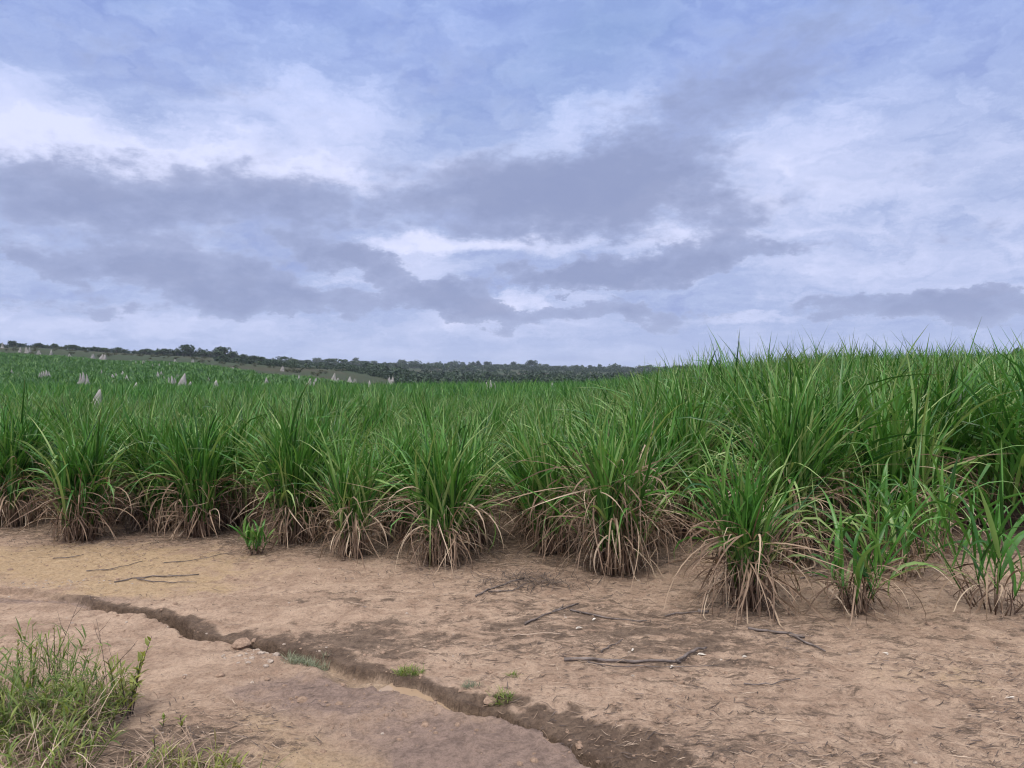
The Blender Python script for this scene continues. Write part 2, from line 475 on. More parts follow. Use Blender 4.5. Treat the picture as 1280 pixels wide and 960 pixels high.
# ------------------------------------------------------------------ cane clump
def make_clump(rs, H, nst, spread=.145, lean=.085, dry=55, segs=7, leaf_w=.024, fold=True, dry_r=1.0, per=6, wild=1.0, dry_h=.29, stem_r=.010):
    """returns (green Geo, dry Geo): sheaths, blades; clump base at the origin"""
    g = Geo(); d = Geo()
    nst = int(nst * 1.4)
    r = spread * np.sqrt(rs.random(nst)); a = rs.random(nst) * 2 * np.pi
    bx, by = r * np.cos(a), r * np.sin(a)
    la = a + rs.normal(0, .6, nst)
    ln = np.clip(lean * (r / spread) + rs.normal(0, .07, nst), -.15, .55)
    hs = H * rs.uniform(.22, .47, nst)
    topz = []
    for k in range(nst):
        top = np.array([bx[k] + math.cos(la[k]) * math.sin(ln[k]) * hs[k], by[k] + math.sin(la[k]) * math.sin(ln[k]) * hs[k], hs[k] * math.cos(ln[k])])
        b0 = np.array([bx[k] * .8, by[k] * .8, -.03])
        m1 = b0 * .55 + top * .45
        tube(d, [b0, m1], [stem_r, stem_r * .95], rs.uniform(.1, .6), 4)
        tube(g, [m1, top], [stem_r * .9, stem_r * .55], rs.uniform(.3, .95), 4)
    O, AZ, EL, L, B, W, T, SW, TW = ([] for _ in range(9))
    for k in range(nst):
        phi = rs.random() * np.pi
        m = per + rs.integers(-1, 2)
        vig = rs.uniform(.78, 1.12)
        for j in range(m):
            q = j / max(1, m - 1)           # 0 oldest, 1 youngest
            f = .46 + .54 * q
            O.append([bx[k] + math.cos(la[k]) * math.sin(ln[k]) * hs[k] * f, by[k] + math.sin(la[k]) * math.sin(ln[k]) * hs[k] * f, hs[k] * f])
            az = phi + np.pi * (j % 2) + rs.normal(0, .5)
            tilt = ln[k] * math.cos(az - la[k])
            arch = rs.random() < .12 * wild
            AZ.append(az)
            EL.append(R(88 - 17 * (1 - q) - abs(rs.normal(0, 6)) - (12 if arch else 0)) - tilt * .7)
            L.append(H * vig * rs.uniform(.46, .82) * (1.04 - .2 * q ** 2))
            bb = R(8 + 42 * (1 - q) ** 1.3 + abs(rs.normal(0, 15)) * wild + (rs.uniform(40, 95) if arch else 0))
            B.append(bb * rs.uniform(.7, 1.1))
            if q > .85 and rs.random() < .3:
                L[-1] *= 1.10; EL[-1] = R(88 - abs(rs.normal(0, 8))) - tilt * .6; B[-1] = R(abs(rs.normal(12, 34)))
            W.append(leaf_w * rs.uniform(.6, 1.25))
            T.append(np.clip(rs.normal(.40 + .14 * q, .24), 0, 1))
            if q < .3 and rs.random() < .35:
                T[-1] = 1.0
            SW.append(rs.normal(0, .4)); TW.append(rs.normal(0, 1.1))
    blades(g, np.array(O), np.array(AZ), np.array(EL), np.array(L), np.array(B), np.array(W), np.array(T), segs, fold, 1.9, np.array(SW), np.array(TW), kink=.13)
    if dry:
        n = int(dry * 3.0)
        a = rs.random(n) * 2 * np.pi
        r = spread * rs.uniform(.2, 1.15, n)
        h = H * dry_h * rs.random(n) ** .75 * rs.choice([.8, 1.1, 1.35], n) + .03
        org = np.stack([r * np.cos(a), r * np.sin(a), h], -1)
        blades(d, org, a + rs.normal(0, .95, n), R(1) * np.where(rs.random(n) < .3, rs.uniform(20, 62, n), rs.uniform(-75, 18, n)), (h * 1.18 + .10) * rs.uniform(.55, 1.25, n) * dry_r,
               R(1) * (rs.uniform(5, 95, n) + (rs.random(n) < .15) * 70), rs.uniform(.005, .014, n), np.clip(rs.normal(.48, .28, n), 0, 1), 8, False, .9,
               rs.normal(0, .8, n), rs.normal(0, 2.0, n), zmin=.006, kink=.25)
        # longer arching dead leaves
        m = max(4, int(dry * .36))
        a = rs.random(m) * 2 * np.pi
        org = np.stack([spread * .8 * np.cos(a), spread * .8 * np.sin(a), H * rs.uniform(.10, dry_h * 1.45, m)], -1)
        blades(d, org, a + rs.normal(0, .4, m), R(1) * rs.uniform(-5, 68, m), H * rs.uniform(.24, .50, m) * dry_r, R(1) * rs.uniform(70, 150, m), rs.uniform(.007, .016, m),
               np.clip(rs.normal(.62, .22, m), 0, 1), 8, False, 1.0, rs.normal(0, .9, m), rs.normal(0, 1.8, m), zmin=.006, kink=.25)
    return g, d


CANE_GROUP = 'sugar cane clumps'


def clump_thing(g, d, x, y, label, rz=0.0, sc=1.0, group=CANE_GROUP, me=None):
    root = empty('cane_clump', (x, y, gz(x, y)), rz, sc)
    tag(root, label, 'sugar cane', group)
    if me is None:
        me = (g.mesh('cane_foliage', M['cane']), d.mesh('cane_dry_foliage', M['dry']) if d is not None and d.n else None)
    link('foliage', me[0], root)
    if me[1]:
        o = link('dry_foliage', me[1], root)
        o['label'] = 'tan dead leaves hanging to the ground round the clump base'
    return root


# front clumps, each its own plant: px, py of base, height, stems, dry, label, options
FRONT = [
    (12, 668, 1.42, 24, 95, 'cane clump at the left end of the front row with reddish brown skirt', {}),
    (100, 688, 1.36, 26, 110, 'full green cane clump with dry skirt beside smooth yellow sand', {}),
    (178, 668, 1.34, 22, 80, 'cane clump set back between two fuller clumps above yellow sand', {}),
    (250, 682, 1.38, 26, 105, 'cane clump with one upright tan dead leaf and wide dry skirt', {}),
    (372, 688, 1.40, 28, 90, 'tall spiky cane clump behind the small green sprout', {'wild': .7}),
    (442, 708, 1.22, 18, 85, 'slender cane clump with thick bleached skirt, left of the rounder fuller clump', {'spread': .12}),
    (553, 716, 1.34, 26, 120, 'rounded full cane clump with long arching dead leaves on its right', {'dry_r': 1.2}),
    (690, 702, 1.40, 24, 75, 'upright cane clump just left of the biggest skirted clump', {'wild': .8}),
    (768, 724, 1.46, 32, 190, 'biggest front clump with the tallest hanging skirt of dead leaves', {'dry_h': .42, 'spread': .20, 'wild': .7}),
    (868, 684, 1.42, 20, 110, 'cane clump set back in the gap with reddish dead leaves', {}),
    (935, 768, 1.30, 20, 110, 'cane clump standing farthest out on the bare dirt with fountain skirt', {'dry_r': 1.35, 'spread': .12, 'wild': 1.3, 'dry_h': .30}),
    (985, 716, 1.88, 32, 120, 'tall dense cane clump right behind the clump farthest out', {'wild': .7}),
]
for px, py, H, nst, dry, label, opt in FRONT:
    x, y = gp(px, py - 12)
    g, d = make_clump(rng, H, nst, dry=dry, segs=8, **opt)
    clump_thing(g, d, x, y, label, group='front row cane clumps')

# small young plants at the right and in front of the row
YOUNG = [
    (320, 690, .36, 7, 14, 'small green cane sprout in front of the tall spiky clump', .05),
    (1072, 762, 1.0, 8, 40, 'young cane shoot with a low brown tuft on bare dirt', .07),
    (1130, 722, 1.05, 7, 26, 'young cane shoot with two broad upright leaves, behind the low brown tuft', .08),
    (1168, 694, 1.45, 7, 24, 'loose young cane plant with few wide splayed leaves', .10),
    (1240, 762, 1.15, 8, 20, 'sparse young cane shoots at the right edge on bare dirt', .14),
    (1100, 700, 1.1, 9, 50, 'half dead cane clump with tangled brown leaves in the right gap', .13),
]
for px, py, H, nst, dry, label, sp in YOUNG:
    x, y = gp(px, py)
    g, d = make_clump(rng, H, nst, spread=sp, lean=.52, dry=dry, segs=9, leaf_w=.028, per=4, wild=3.6, dry_h=.20, dry_r=1.4, stem_r=.006)
    clump_thing(g, d, x, y, label, group='young cane plants on the margin')


# rows behind the front
def canopy_h(x, y):
    u = x / np.maximum(y, 1)
    right = sstep(.04, .32, u)
    return 1.26 + .58 * right + .20 * (fbm(x * .35, y * .35, 41, 3) - .5) * 2


# margin of the field: polyline of the front bases
MARG = np.array([gp(*p) for p in [(-700, 640), (-200, 655), (0, 662), (250, 674), (440, 690), (770, 700), (880, 672), (985, 704), (1060, 690), (1180, 672), (1290, 680), (1700, 690), (2300, 690)]])


def margin_y(x):
    return np.interp(x, MARG[:, 0], MARG[:, 1])


VAR = []
for k in range(9):
    g, d = make_clump(rng, 1.36, 22 + int(rng.integers(0, 8)), spread=.17, dry=75, segs=7, wild=.6 + .10 * k)
    VAR.append((g.mesh('cane_foliage', M['cane']), d.mesh('cane_dry_foliage', M['dry']), g))

spots = []
for r in range(-90, 95):
    x0 = r * .80 + .25
    for j in range(0, 140):
        y0 = margin_y(np.array([x0]))[0] + .36 + .22 * math.sin(r * 2.7) + j * .58
        x = x0 + rng.normal(0, .12) + .05 * j * .58
        y = y0 + rng.normal(0, .12)
        if y > 64: break
        if abs(x) > y * .82 + 1.2: continue
        spots.append((x, y))
spots = np.array(spots)
order = np.argsort(np.hypot(spots[:, 0], spots[:, 1]))
spots = spots[order]
hc = canopy_h(spots[:, 0], spots[:, 1])
inview = np.abs(spots[:, 0]) < spots[:, 1] * .70
near_ids = [i for i in range(len(spots)) if inview[i]][:282]
near_set = set(near_ids)
for c, i in enumerate(near_ids):
    x, y = spots[i]
    v = VAR[(i * 5 + c) % len(VAR)]
    u = x / y
    zone = 'left' if u < -.25 else 'middle' if u < .25 else 'right'
    lab = {'left': 'green cane clump in the dense rows on the left, in front of the termite mounds',
           'middle': 'green cane clump in the dense rows in the middle, in front of the dark wood',
           'right': 'taller green cane clump in the dense rows on the right, against the sky'}[zone]
    root = clump_thing(None, None, x, y, lab, rng.random() * 6.28, hc[i] / 1.36 * rng.uniform(.93, 1.05), 'cane clumps of the dense rows, ' + zone, me=v[:2])

# everything past these: one mass
def lod_template(rs, nleaf, segs, w, H=1.36):
    g = Geo()
    a = rs.random(nleaf) * 6.283
    r = .34 * np.sqrt(rs.random(nleaf))
    q = rs.random(nleaf)
    org = np.stack([r * np.cos(a), r * np.sin(a), H * (.14 + .30 * q)], -1)
    arch = (rs.random(nleaf) < .18) * rs.uniform(40, 100, nleaf)
    blades(g, org, a + rs.normal(0, 1.2, nleaf), R(1) * (72 + 15 * q - np.abs(rs.normal(0, 9, nleaf))), H * rs.uniform(.46, .84, nleaf) * (1.0 - .16 * q), R(1) * (8 + 45 * (1 - q) + np.abs(rs.normal(0, 18, nleaf)) + arch),
           w * rs.uniform(.6, 1.25, nleaf), np.clip(rs.normal(.48, .26, nleaf), 0, 1), segs, False, 1.9, rs.normal(0, .4, nleaf), rs.normal(0, 1.2, nleaf))
    return g.arrays()


def scatter(name, pts, scl, temps, mat, tintj=.12):
    """one mesh from many copies of templates"""
    Vs, Qs, Ts, As = [], [], [], []
    n0 = 0
    which = rng.integers(0, len(temps), len(pts))
    for k, (V, Q, T, A) in enumerate(temps):
        ids = np.where(which == k)[0]
        if len(ids) == 0: continue
        m = len(ids)
        th = rng.random(m) * 6.283
        c, s = np.cos(th), np.sin(th)
        sc = scl[ids]
        X = (V[None, :, 0] * c[:, None] - V[None, :, 1] * s[:, None]) * sc[:, None] + pts[ids, 0][:, None]
        Y = (V[None, :, 0] * s[:, None] + V[None, :, 1] * c[:, None]) * sc[:, None] + pts[ids, 1][:, None]
        Z = V[None, :, 2] * sc[:, None] + pts[ids, 2][:, None]
        Vs.append(np.stack([X, Y, Z], -1).reshape(-1, 3))
        Qs.append((Q[None] + (np.arange(m) * len(V))[:, None, None]).reshape(-1, 4) + n0)
        Ts.append(np.clip((T[None] + rng.normal(0, tintj, m)[:, None]), 0, 1).ravel())
        As.append(np.tile(A, m))
        n0 += m * len(V)
    me = np_mesh(name, np.concatenate(Vs), np.concatenate(Qs), mat, {'tint': np.concatenate(Ts), 'along': np.concatenate(As)})
    return me, None


rest = np.array([i for i in range(len(spots)) if i not in near_set])
P3 = np.column_stack([spots[rest], ground_z(spots[rest, 0], spots[rest, 1])])
dist = np.hypot(P3[:, 0], P3[:, 1])
parts = []
temps1 = [lod_template(rng, 130, 5, .027) for _ in range(4)]
temps2 = [lod_template(rng, 84, 4, .032) for _ in range(4)]
temps3 = [lod_template(rng, 48, 3, .046) for _ in range(5)]
VV = []
for lo, hi, tp in ((0, 17, temps1), (17, 32, temps2), (32, 100, temps3)):
    m = (dist >= lo) & (dist < hi)
    if not m.any(): continue
    me, _ = scatter('cane_mass', P3[m], hc[rest][m] / 1.36 * rng.uniform(.9, 1.08, m.sum()), tp, M['far_cane'])
    VV.append(me)


def join_meshes(name, meshes, mat):
    Vs, Qs, Ts, As = [], [], [], []; n0 = 0
    for me in meshes:
        V = np.empty(len(me.vertices) * 3, np.float32); me.vertices.foreach_get('co', V)
        L = np.empty(len(me.loops), np.int32); me.loops.foreach_get('vertex_index', L)
        T = np.empty(len(me.vertices), np.float32); me.attributes['tint'].data.foreach_get('value', T)
        A = np.empty(len(me.vertices), np.float32); me.attributes['along'].data.foreach_get('value', A)
        Vs.append(V.reshape(-1, 3)); Qs.append(L.reshape(-1, 4) + n0); Ts.append(T); As.append(A); n0 += len(me.vertices)
    out = np_mesh(name, np.concatenate(Vs), np.concatenate(Qs), mat, {'tint': np.concatenate(Ts), 'along': np.concatenate(As)})
    for me in meshes:
        bpy.data.meshes.remove(me)
    return out


o = link('cane_field', join_meshes('cane_field', VV, M['far_cane']))
tag(o, 'dense green mass of sugar cane stretching back behind the nearer clumps', 'sugar cane', kind='stuff')

# second crop on the slope at the left
n = 26000
yy = np.sqrt(rng.random(n) * (235 ** 2 - 66 ** 2) + 66 ** 2)
uu = rng.uniform(-.95, -.02, n)
top = 66 + 165 * np.clip((-.10 - uu) / .45, 0, 1) ** .7 + (fbm(uu * 9, yy * 0 + 3, 51, 3) - .5) * 46
keep = yy < np.minimum(top, 232)
xx, yy = (uu * yy)[keep], yy[keep]
patch = fbm(xx / 14., yy / 22., 52, 4)
keep = rng.random(len(xx)) < sstep(.25, .45, patch) * .65 + .35
xx, yy, patch = xx[keep], yy[keep], patch[keep]
temps4 = [lod_template(rng, 14, 2, .15, 1.2) for _ in range(5)]
me, _ = scatter('slope_crop', np.column_stack([xx, yy, terrain(xx, yy) - .12]), rng.uniform(.8, 1.2, len(xx)) * (.55 + 1.0 * patch) * (1 + yy / 500), temps4, M['slope'], .2)
tag(link('slope_crop', me), 'darker green crop covering the rising slope behind the cane field', 'crop', kind='stuff')


# ------------------------------------------------------------------ ground sheet
def lines(dense_lo, dense_hi, step, lo, hi, growth):
    a = list(np.arange(dense_lo, dense_hi + 1e-6, step))
    s = step; v = a[-1]
    while v < hi:
        s = min(s * growth, 60); v += s; a.append(v)
    s = step; v = a[0]; pre = []
    while v > lo:
        s = min(s * growth, 60); v -= s; pre.append(v)
    return np.array(pre[::-1] + a)


gx = lines(-4.2, 4.2, .0125, -2600, 2600, 1.10)
gy = lines(2.5, 7.6, .014, -60, 3000, 1.07)
X, Y = np.meshgrid(gx, gy)
dz, damp, flo = near_ground(X, Y)
Z = terrain(X, Y) + dz


def blob(px, py, rx, ry):
    """soft oval patch centred where that pixel meets the ground; radii in metres"""
    cx, cy = gp(px, py)
    return np.exp(-(((X - cx) / rx) ** 2 + ((Y - cy) / ry) ** 2))


sandy = np.clip(.95 * blob(60, 700, 2.3, .75) + .55 * blob(190, 735, .9, .4) + .5 * blob(330, 900, .5, .4) + .55 * blob(430, 960, .5, .3) + .4 * blob(1190, 850, .7, .4) + .3 * blob(560, 790, .4, .3) + .35 * blob(740, 820, .4, .25), 0, 1)
crust = np.clip(.75 * blob(560, 920, .75, .38) + .5 * blob(440, 850, .6, .22) + .55 * blob(380, 870, .5, .25) + .85 * blob(40, 748, 1.0, .13) + .5 * blob(700, 960, .5, .3) + .3 * blob(1000, 940, .8, .3), 0, 1)
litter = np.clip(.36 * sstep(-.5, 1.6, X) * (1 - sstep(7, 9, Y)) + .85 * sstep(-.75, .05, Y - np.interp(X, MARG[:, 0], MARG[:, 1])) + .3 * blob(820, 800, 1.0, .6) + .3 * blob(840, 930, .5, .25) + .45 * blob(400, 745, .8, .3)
                 + .5 * blob(200, 722, .5, .16) + .8 * blob(440, 800, .6, .28) + .6 * blob(250, 930, .6, .35) + .35 * blob(640, 800, 1.2, .5) + .5 * blob(150, 940, .7, .35) + .4 * blob(650, 760, .8, .4) - .45 * sandy, 0, 1)
litter = np.clip(litter, 0, 1)
far = sstep(60, 95, Y)
ny, nx = X.shape
idx = np.arange(ny * nx).reshape(ny, nx)
Q = np.stack([idx[:-1, :-1], idx[:-1, 1:], idx[1:, 1:], idx[1:, :-1]], -1).reshape(-1, 4)
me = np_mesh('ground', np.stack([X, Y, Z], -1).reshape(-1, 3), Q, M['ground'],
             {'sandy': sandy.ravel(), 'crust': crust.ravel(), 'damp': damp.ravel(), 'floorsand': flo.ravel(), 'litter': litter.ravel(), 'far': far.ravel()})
tag(link('ground', me), 'bare sandy dirt track with an eroded gully, rising to pasture hills', 'ground', kind='structure')


# ------------------------------------------------------------------ litter on the dirt
def on_ground_strips(name, pts, az, ln, wd, tint, mat, segs=3, lift=.004, curve=.5):
    g = Geo()
    n = len(az)
    z = ground_z(pts[:, 0], pts[:, 1])
    org = np.column_stack([pts, z + lift])
    t = np.linspace(-.5, .5, segs + 1)
    a = az[:, None] + (rng.normal(0, curve, n))[:, None] * t[None]
    dx = np.cos(a) * (ln / segs)[:, None]; dy = np.sin(a) * (ln / segs)[:, None]
    px = org[:, 0:1] + np.cumsum(dx, 1) - dx[:, :1] * (segs / 2 + 1); py = org[:, 1:2] + np.cumsum(dy, 1) - dy[:, :1] * (segs / 2 + 1)
    pz = ground_z(px, py) + lift + rng.uniform(0, .006, (n, 1)) + (rng.random((n, 1)) < .25) * rng.uniform(0, .02, (n, segs + 1))
    pr = 1 - .75 * np.abs(t * 2) ** 3
    w = wd[:, None] * pr[None] * .5
    sx, sy = -np.sin(a) * w, np.cos(a) * w
    # shallow roof section: left, ridge, right
    V = np.stack([np.stack([px - sx, py - sy, pz - w * .3], -1), np.stack([px, py, pz + w * .7], -1), np.stack([px + sx, py + sy, pz - w * .3], -1)], 2).reshape(-1, 3)
    ns = segs + 1
    q0 = (np.arange(n) * ns * 3)[:, None, None] + (np.arange(segs) * 3)[None, :, None] + np.arange(2)[None, None]
    Qd = np.stack([q0, q0 + 1, q0 + 4, q0 + 3], -1).reshape(-1, 4)
    g.add(V, Qd, np.repeat(tint, ns * 3), np.tile(np.repeat(np.linspace(0, 1, ns), 3), n))
    return link(name, g.mesh(name, mat))


def margin_points(n, px0, px1, py0, py1, dens):
    out = []
    while len(out) < n:
        px = rng.uniform(px0, px1, n); d = 1 / rng.uniform(1 / (gp(0, py0)[1]), 1 / (gp(0, py1)[1]), n)
        d = rng.uniform(gp(0, py1)[1], gp(0, py0)[1], n)
        x = (px - 640) / F * d
        ok = rng.random(n) < dens(x, d)
        out += list(np.column_stack([x, d])[ok])
    return np.array(out[:n])


def d_litter(x, y):
    m = sstep(-1.2, .1, y - margin_y(x))
    right = sstep(-1.6, 1.5, x - (4.5 - y) * .3)
    sdn, _ = gully(x, y)
    farside = (sdn > .02) * .8 + .12
    pn = sstep(.36, .66, fbm(x * 1.7, y * 1.7, 61, 4))
    bx, by = gp(235, 925)
    corner = np.exp(-((x - bx) / .45) ** 2 - ((y - by) / .35) ** 2)
    return np.clip((.10 + .5 * right + .9 * m) * farside * (.12 + pn) + .8 * corner, 0, 1)


pts = margin_points(9000, -250, 1500, 665, 985, d_litter)
ex = margin_points(5000, -250, 1600, 655, 800, lambda x, y: np.exp(-((y - margin_y(x) + .05) / .28) ** 2) * (.2 + .8 * sstep(.4, .6, fbm(x * 2.2, y * 2.2, 63, 3))))
pts = np.concatenate([pts, ex])
n = len(pts)
straight = rng.normal(0, .55, n)
o = on_ground_strips('straw_litter', pts, straight, rng.gamma(2.2, .018, n) + .010, rng.uniform(.0016, .0045, n), np.clip(rng.normal(.42, .25, n), 0, 1), M['straw'])
tag(o, 'dry cane straw scattered over the bare dirt', 'litter', kind='stuff')
pts = margin_points(7000, -250, 1500, 665, 985, d_litter)
n = len(pts)
o = on_ground_strips('twig_litter', pts, rng.normal(0, .6, n), rng.gamma(2.0, .016, n) + .008, rng.uniform(.0018, .006, n), np.clip(rng.normal(.4, .25, n), 0, 1), M['twig'])
tag(o, 'dark broken twigs and leaf crumbs strewn over the dirt', 'litter', kind='stuff')


def pebble_field(name, pts, size, mat, squash=.6):
    """small irregular stones, one mesh"""
    base = []
    for k in range(6):
        v = np.array([[1, 0, 0], [0, 1, 0], [-1, 0, 0], [0, -1, 0], [.6, .6, .7], [-.6, .6, .7], [-.6, -.6, .7], [.6, -.6, .7], [.7, .7, -.5], [-.7, .7, -.5], [-.7, -.7, -.5], [.7, -.7, -.5]], float)
        v *= rng.uniform(.7, 1.25, v.shape)
        base.append(v)
    q = np.array([[4, 5, 6, 7], [0, 4, 7, 11], [0, 8, 1, 4], [1, 9, 2, 5], [2, 10, 3, 6], [3, 11, 7, 6], [1, 5, 4, 1], [8, 0, 11, 8]])
    q = np.array([[4, 5, 6, 7], [8, 1, 4, 0], [9, 2, 5, 1], [10, 3, 6, 2], [11, 0, 7, 3]])
    tr = np.array([[0, 4, 7], [1, 5, 4], [2, 6, 5], [3, 7, 6]])
    Vs, Qs, Ts = [], [], []; n0 = 0
    z = ground_z(pts[:, 0], pts[:, 1])
    for i in range(len(pts)):
        v = base[i % 6] * size[i] * np.array([1, rng.uniform(.6, 1), squash])
        th = rng.random() * 6.28
        c, s = math.cos(th), math.sin(th)
        v = np.column_stack([v[:, 0] * c - v[:, 1] * s, v[:, 0] * s + v[:, 1] * c, v[:, 2]])
        Vs.append(v + [pts[i, 0], pts[i, 1], z[i] + size[i] * .12]); Qs.append(q + n0); Ts.append(tr + n0); n0 += 12
    return link(name, np_mesh(name, np.concatenate(Vs), np.concatenate(Qs), mat, smooth=False, tris=np.concatenate(Ts)))


pts = margin_points(3200, -200, 1450, 680, 985, lambda x, y: .25 + .5 * (fbm(x * 2, y * 2, 71, 3) > .52))
tag(pebble_field('dirt_crumbs', pts, rng.gamma(1.6, .0028, len(pts)) + .0018, M['clod']), 'small crumbs of soil on the dirt', 'soil crumbs', kind='stuff')
pts = np.concatenate([margin_points(80, -100, 1400, 690, 985, lambda x, y: .5 + 0 * x),
                      np.column_stack([(rng.normal(0, .16, 60) + gp(325, 815)[0]), rng.normal(0, .07, 60) + gp(325, 815)[1]]),
                      np.column_stack([(rng.normal(0, .35, 70) + gp(55, 729)[0]), rng.normal(0, .07, 70) + gp(55, 729)[1]])])
tag(pebble_field('pebbles', pts, np.clip(rng.gamma(2.2, .0028, len(pts)) + .0025, 0, .011), M['stone']), 'pale pebbles scattered along the gully and the track', 'pebbles', kind='stuff')


# ------------------------------------------------------------------ sticks and debris
def stick(name, pxs, rad, mat, label, cat='stick', group=None, lift=.01, sides=7, extra=()):
    """a stick lying on the ground along pixel points (turned into ground points)"""
    def path(pp, up=0.0):
        out = []
        P = [gp(*p) for p in pp]
        for i in range(len(P) - 1):
            for t in np.linspace(0, 1, 5)[(0 if i == 0 else 1):]:
                x = P[i][0] * (1 - t) + P[i + 1][0] * t + rng.normal(0, .004); y = P[i][1] * (1 - t) + P[i + 1][1] * t + rng.normal(0, .004)
                out.append([x, y, gz(x, y) + lift + up * (i + t)])
        return np.array(out)
    p = path(pxs)
    org = p[0].copy()
    g = Geo()
    k = len(p)
    rad = rad * .78
    rr = rad * (1 - .35 * np.linspace(0, 1, k)) * rng.uniform(.85, 1.15, k)
    tube(g, p - org, rr, .5, sides)
    for pp, r2 in extra:
        q = path(pp)
        tube(g, q - org, r2 * np.linspace(1, .5, len(q)), .5, 5)
    o = link(name, g.mesh(name, mat))
    o.location = org
    return tag(o, label, cat, group)


stick('dead_cane_stalk', [(705, 828), (775, 829), (850, 829)], .012, M['stick'], 'long weathered cane stalk lying flat on the dirt, longest of the sticks', lift=.012,
      extra=[([(735, 833), (800, 837), (900, 834)], .004)])
stick('dead_cane_stalk', [(845, 829), (862, 820), (882, 811)], .013, M['stick'], 'short dark stalk piece meeting the end of the long weathered stalk', lift=.02)
stick('dead_twig', [(656, 783), (685, 770), (722, 756)], .009, M['stick'], 'forked dark twig on the dirt above the long stalk', extra=[([(690, 768), (705, 757)], .006), ([(712, 765), (760, 773), (810, 776)], .007)])
stick('dead_twig', [(752, 818), (765, 808), (778, 800)], .006, M['stick'], 'short dark twig just above the long weathered stalk')
stick('dead_twig', [(935, 786), (985, 792), (1000, 800), (1032, 814)], .010, M['stick'], 'crooked dark twig below the clump farthest out on the dirt', extra=[([(985, 792), (1005, 797)], .015)])
stick('dead_twig', [(830, 769), (862, 766), (884, 764)], .006, M['stick'], 'thin dark twig with a knotted end left of the clump farthest out', extra=[([(872, 765), (886, 764)], .016)])
stick('pale_twig', [(640, 797), (672, 795), (702, 796)], .005, M['paleStick'], 'thin pale twig lying left of the forked dark twig')
stick('dead_twig', [(596, 748), (622, 736), (655, 725)], .010, M['stick'], 'dark debris stick by the heap of dry roots', extra=[([(610, 744), (640, 740), (668, 727)], .006)])
stick('dead_twig', [(143, 727), (190, 720), (248, 718)], .008, M['stick'], 'long dark twig on the sand below the clump with the upright dead leaf', extra=[([(170, 724), (215, 728), (246, 726)], .005)])
stick('dead_twig', [(66, 700), (90, 697), (104, 694)], .006, M['stick'], 'short dark twig on smooth yellow sand')
stick('dead_twig', [(108, 714), (140, 712), (178, 703)], .005, M['stick'], 'thin dark twig between yellow sand and the clump skirts')
stick('dead_twig', [(205, 706), (250, 698), (290, 690)], .005, M['stick'], 'slender twig slanting towards the front row skirts')
stick('dead_twig', [(930, 855), (965, 856), (1000, 850)], .005, M['stick'], 'thin twig on open dirt below the crooked dark twig')
stick('dead_twig', [(1000, 725), (1020, 718), (1034, 714)], .008, M['stick'], 'dark twig at the foot of the tall dense clump')

# heap of dry roots in front of the middle clumps
cx, cy = gp(665, 728)
n = 420
rr = rng.normal(0, 1, (n, 2)) * [.24, .12]
g = Geo()
z = ground_z(cx + rr[:, 0], cy + rr[:, 1]) - gz(cx, cy)
blades(g, np.column_stack([rr, z + rng.uniform(.0, .05, n) * np.exp(-(rr[:, 0] / .3) ** 2)]), rng.random(n) * 6.28, R(1) * rng.uniform(-5, 30, n), rng.uniform(.05, .2, n), R(1) * rng.uniform(10, 60, n), rng.uniform(.003, .007, n), np.clip(rng.normal(.45, .25, n), 0, 1), 4, False)
o = link('root_heap', g.mesh('root_heap', M['twig'])); o.location = (cx, cy, gz(cx, cy))
tag(o, 'grey brown heap of dry roots and trash in front of the middle clumps', 'plant debris', kind='stuff')

# pale chips, each separate
CHIP = [(720, 789), (741, 777), (790, 815), (872, 820), (838, 835), (928, 822), (1110, 817), (1268, 875)]
for k, (px, py) in enumerate(CHIP):
    x, y = gp(px, py)
    g = Geo()
    s = rng.uniform(.012, .024)
    a = rng.random() * 3.1
    blades(g, np.array([[0, 0, .004], [.004, .003, .010]]), np.array([a, a + .2]), R(1) * np.array([12., 4.]), np.array([s * 2.2, s * 1.6]), R(1) * np.array([25., 12.]), np.array([s * .8, s * .6]), np.array([.5, .6]), 4, True)
    o = link('cane_chip', g.mesh('cane_chip', M['chip'])); o.location = (x, y, gz(x, y))
    tag(o, 'pale dry chip of cane leaf lying on the dirt near the long stalk' if px < 900 else 'pale dry chip of cane leaf lying alone on the open dirt', 'chip', 'pale chips on the dirt' if px < 900 else 'pale chips lying alone')


# stones big enough to count
def rock(name, px, py, size, label, mat='stone', group=None):
    x, y = gp(px, py)
    import bmesh
    bm = bmesh.new()
    bmesh.ops.create_icosphere(bm, subdivisions=2, radius=1)
    sd = rng.integers(0, 999)
    for v in bm.verts:
        f = .75 + .5 * float(vnoise(np.array([v.co.x * 1.7 + 9]), np.array([v.co.y * 1.7 + v.co.z * 2.3]), int(sd))[0])
        v.co *= f
        v.co.z *= .55
        v.co *= size
    me = bpy.data.meshes.new(name); bm.to_mesh(me); bm.free()
    me.materials.append(M[mat])
    o = link(name, me); o.location = (x, y, gz(x, y) + size * .15); o.rotation_euler = (0, 0, rng.random() * 6)
    return tag(o, label, 'stone', group)


rock('stone', 282, 797, .050, 'flat pale stone lodged in the gully by the dark bank')
rock('stone', 275, 846, .024, 'small dark clod alone on the pink dirt below the gully', 'clod')
rock('stone', 316, 852, .013, 'small white stone on the crust below the gully')
rock('stone', 231, 843, .013, 'pale stone on the pink dirt right of the leafy weed')
for px, py in [(300, 818), (315, 822), (326, 815), (338, 826), (345, 818), (310, 828), (332, 833), (322, 808)]:
    rock('stone', px, py, rng.uniform(.014, .026), 'brown stone in the little heap of stones below the gully', 'stone', 'stones heaped below the gully')
rock('clod', 302, 805, .055, 'dark clod fallen from the gully bank', 'clod')
rock('clod', 612, 873, .035, 'dark clod on the near lip of the gully', 'clod')


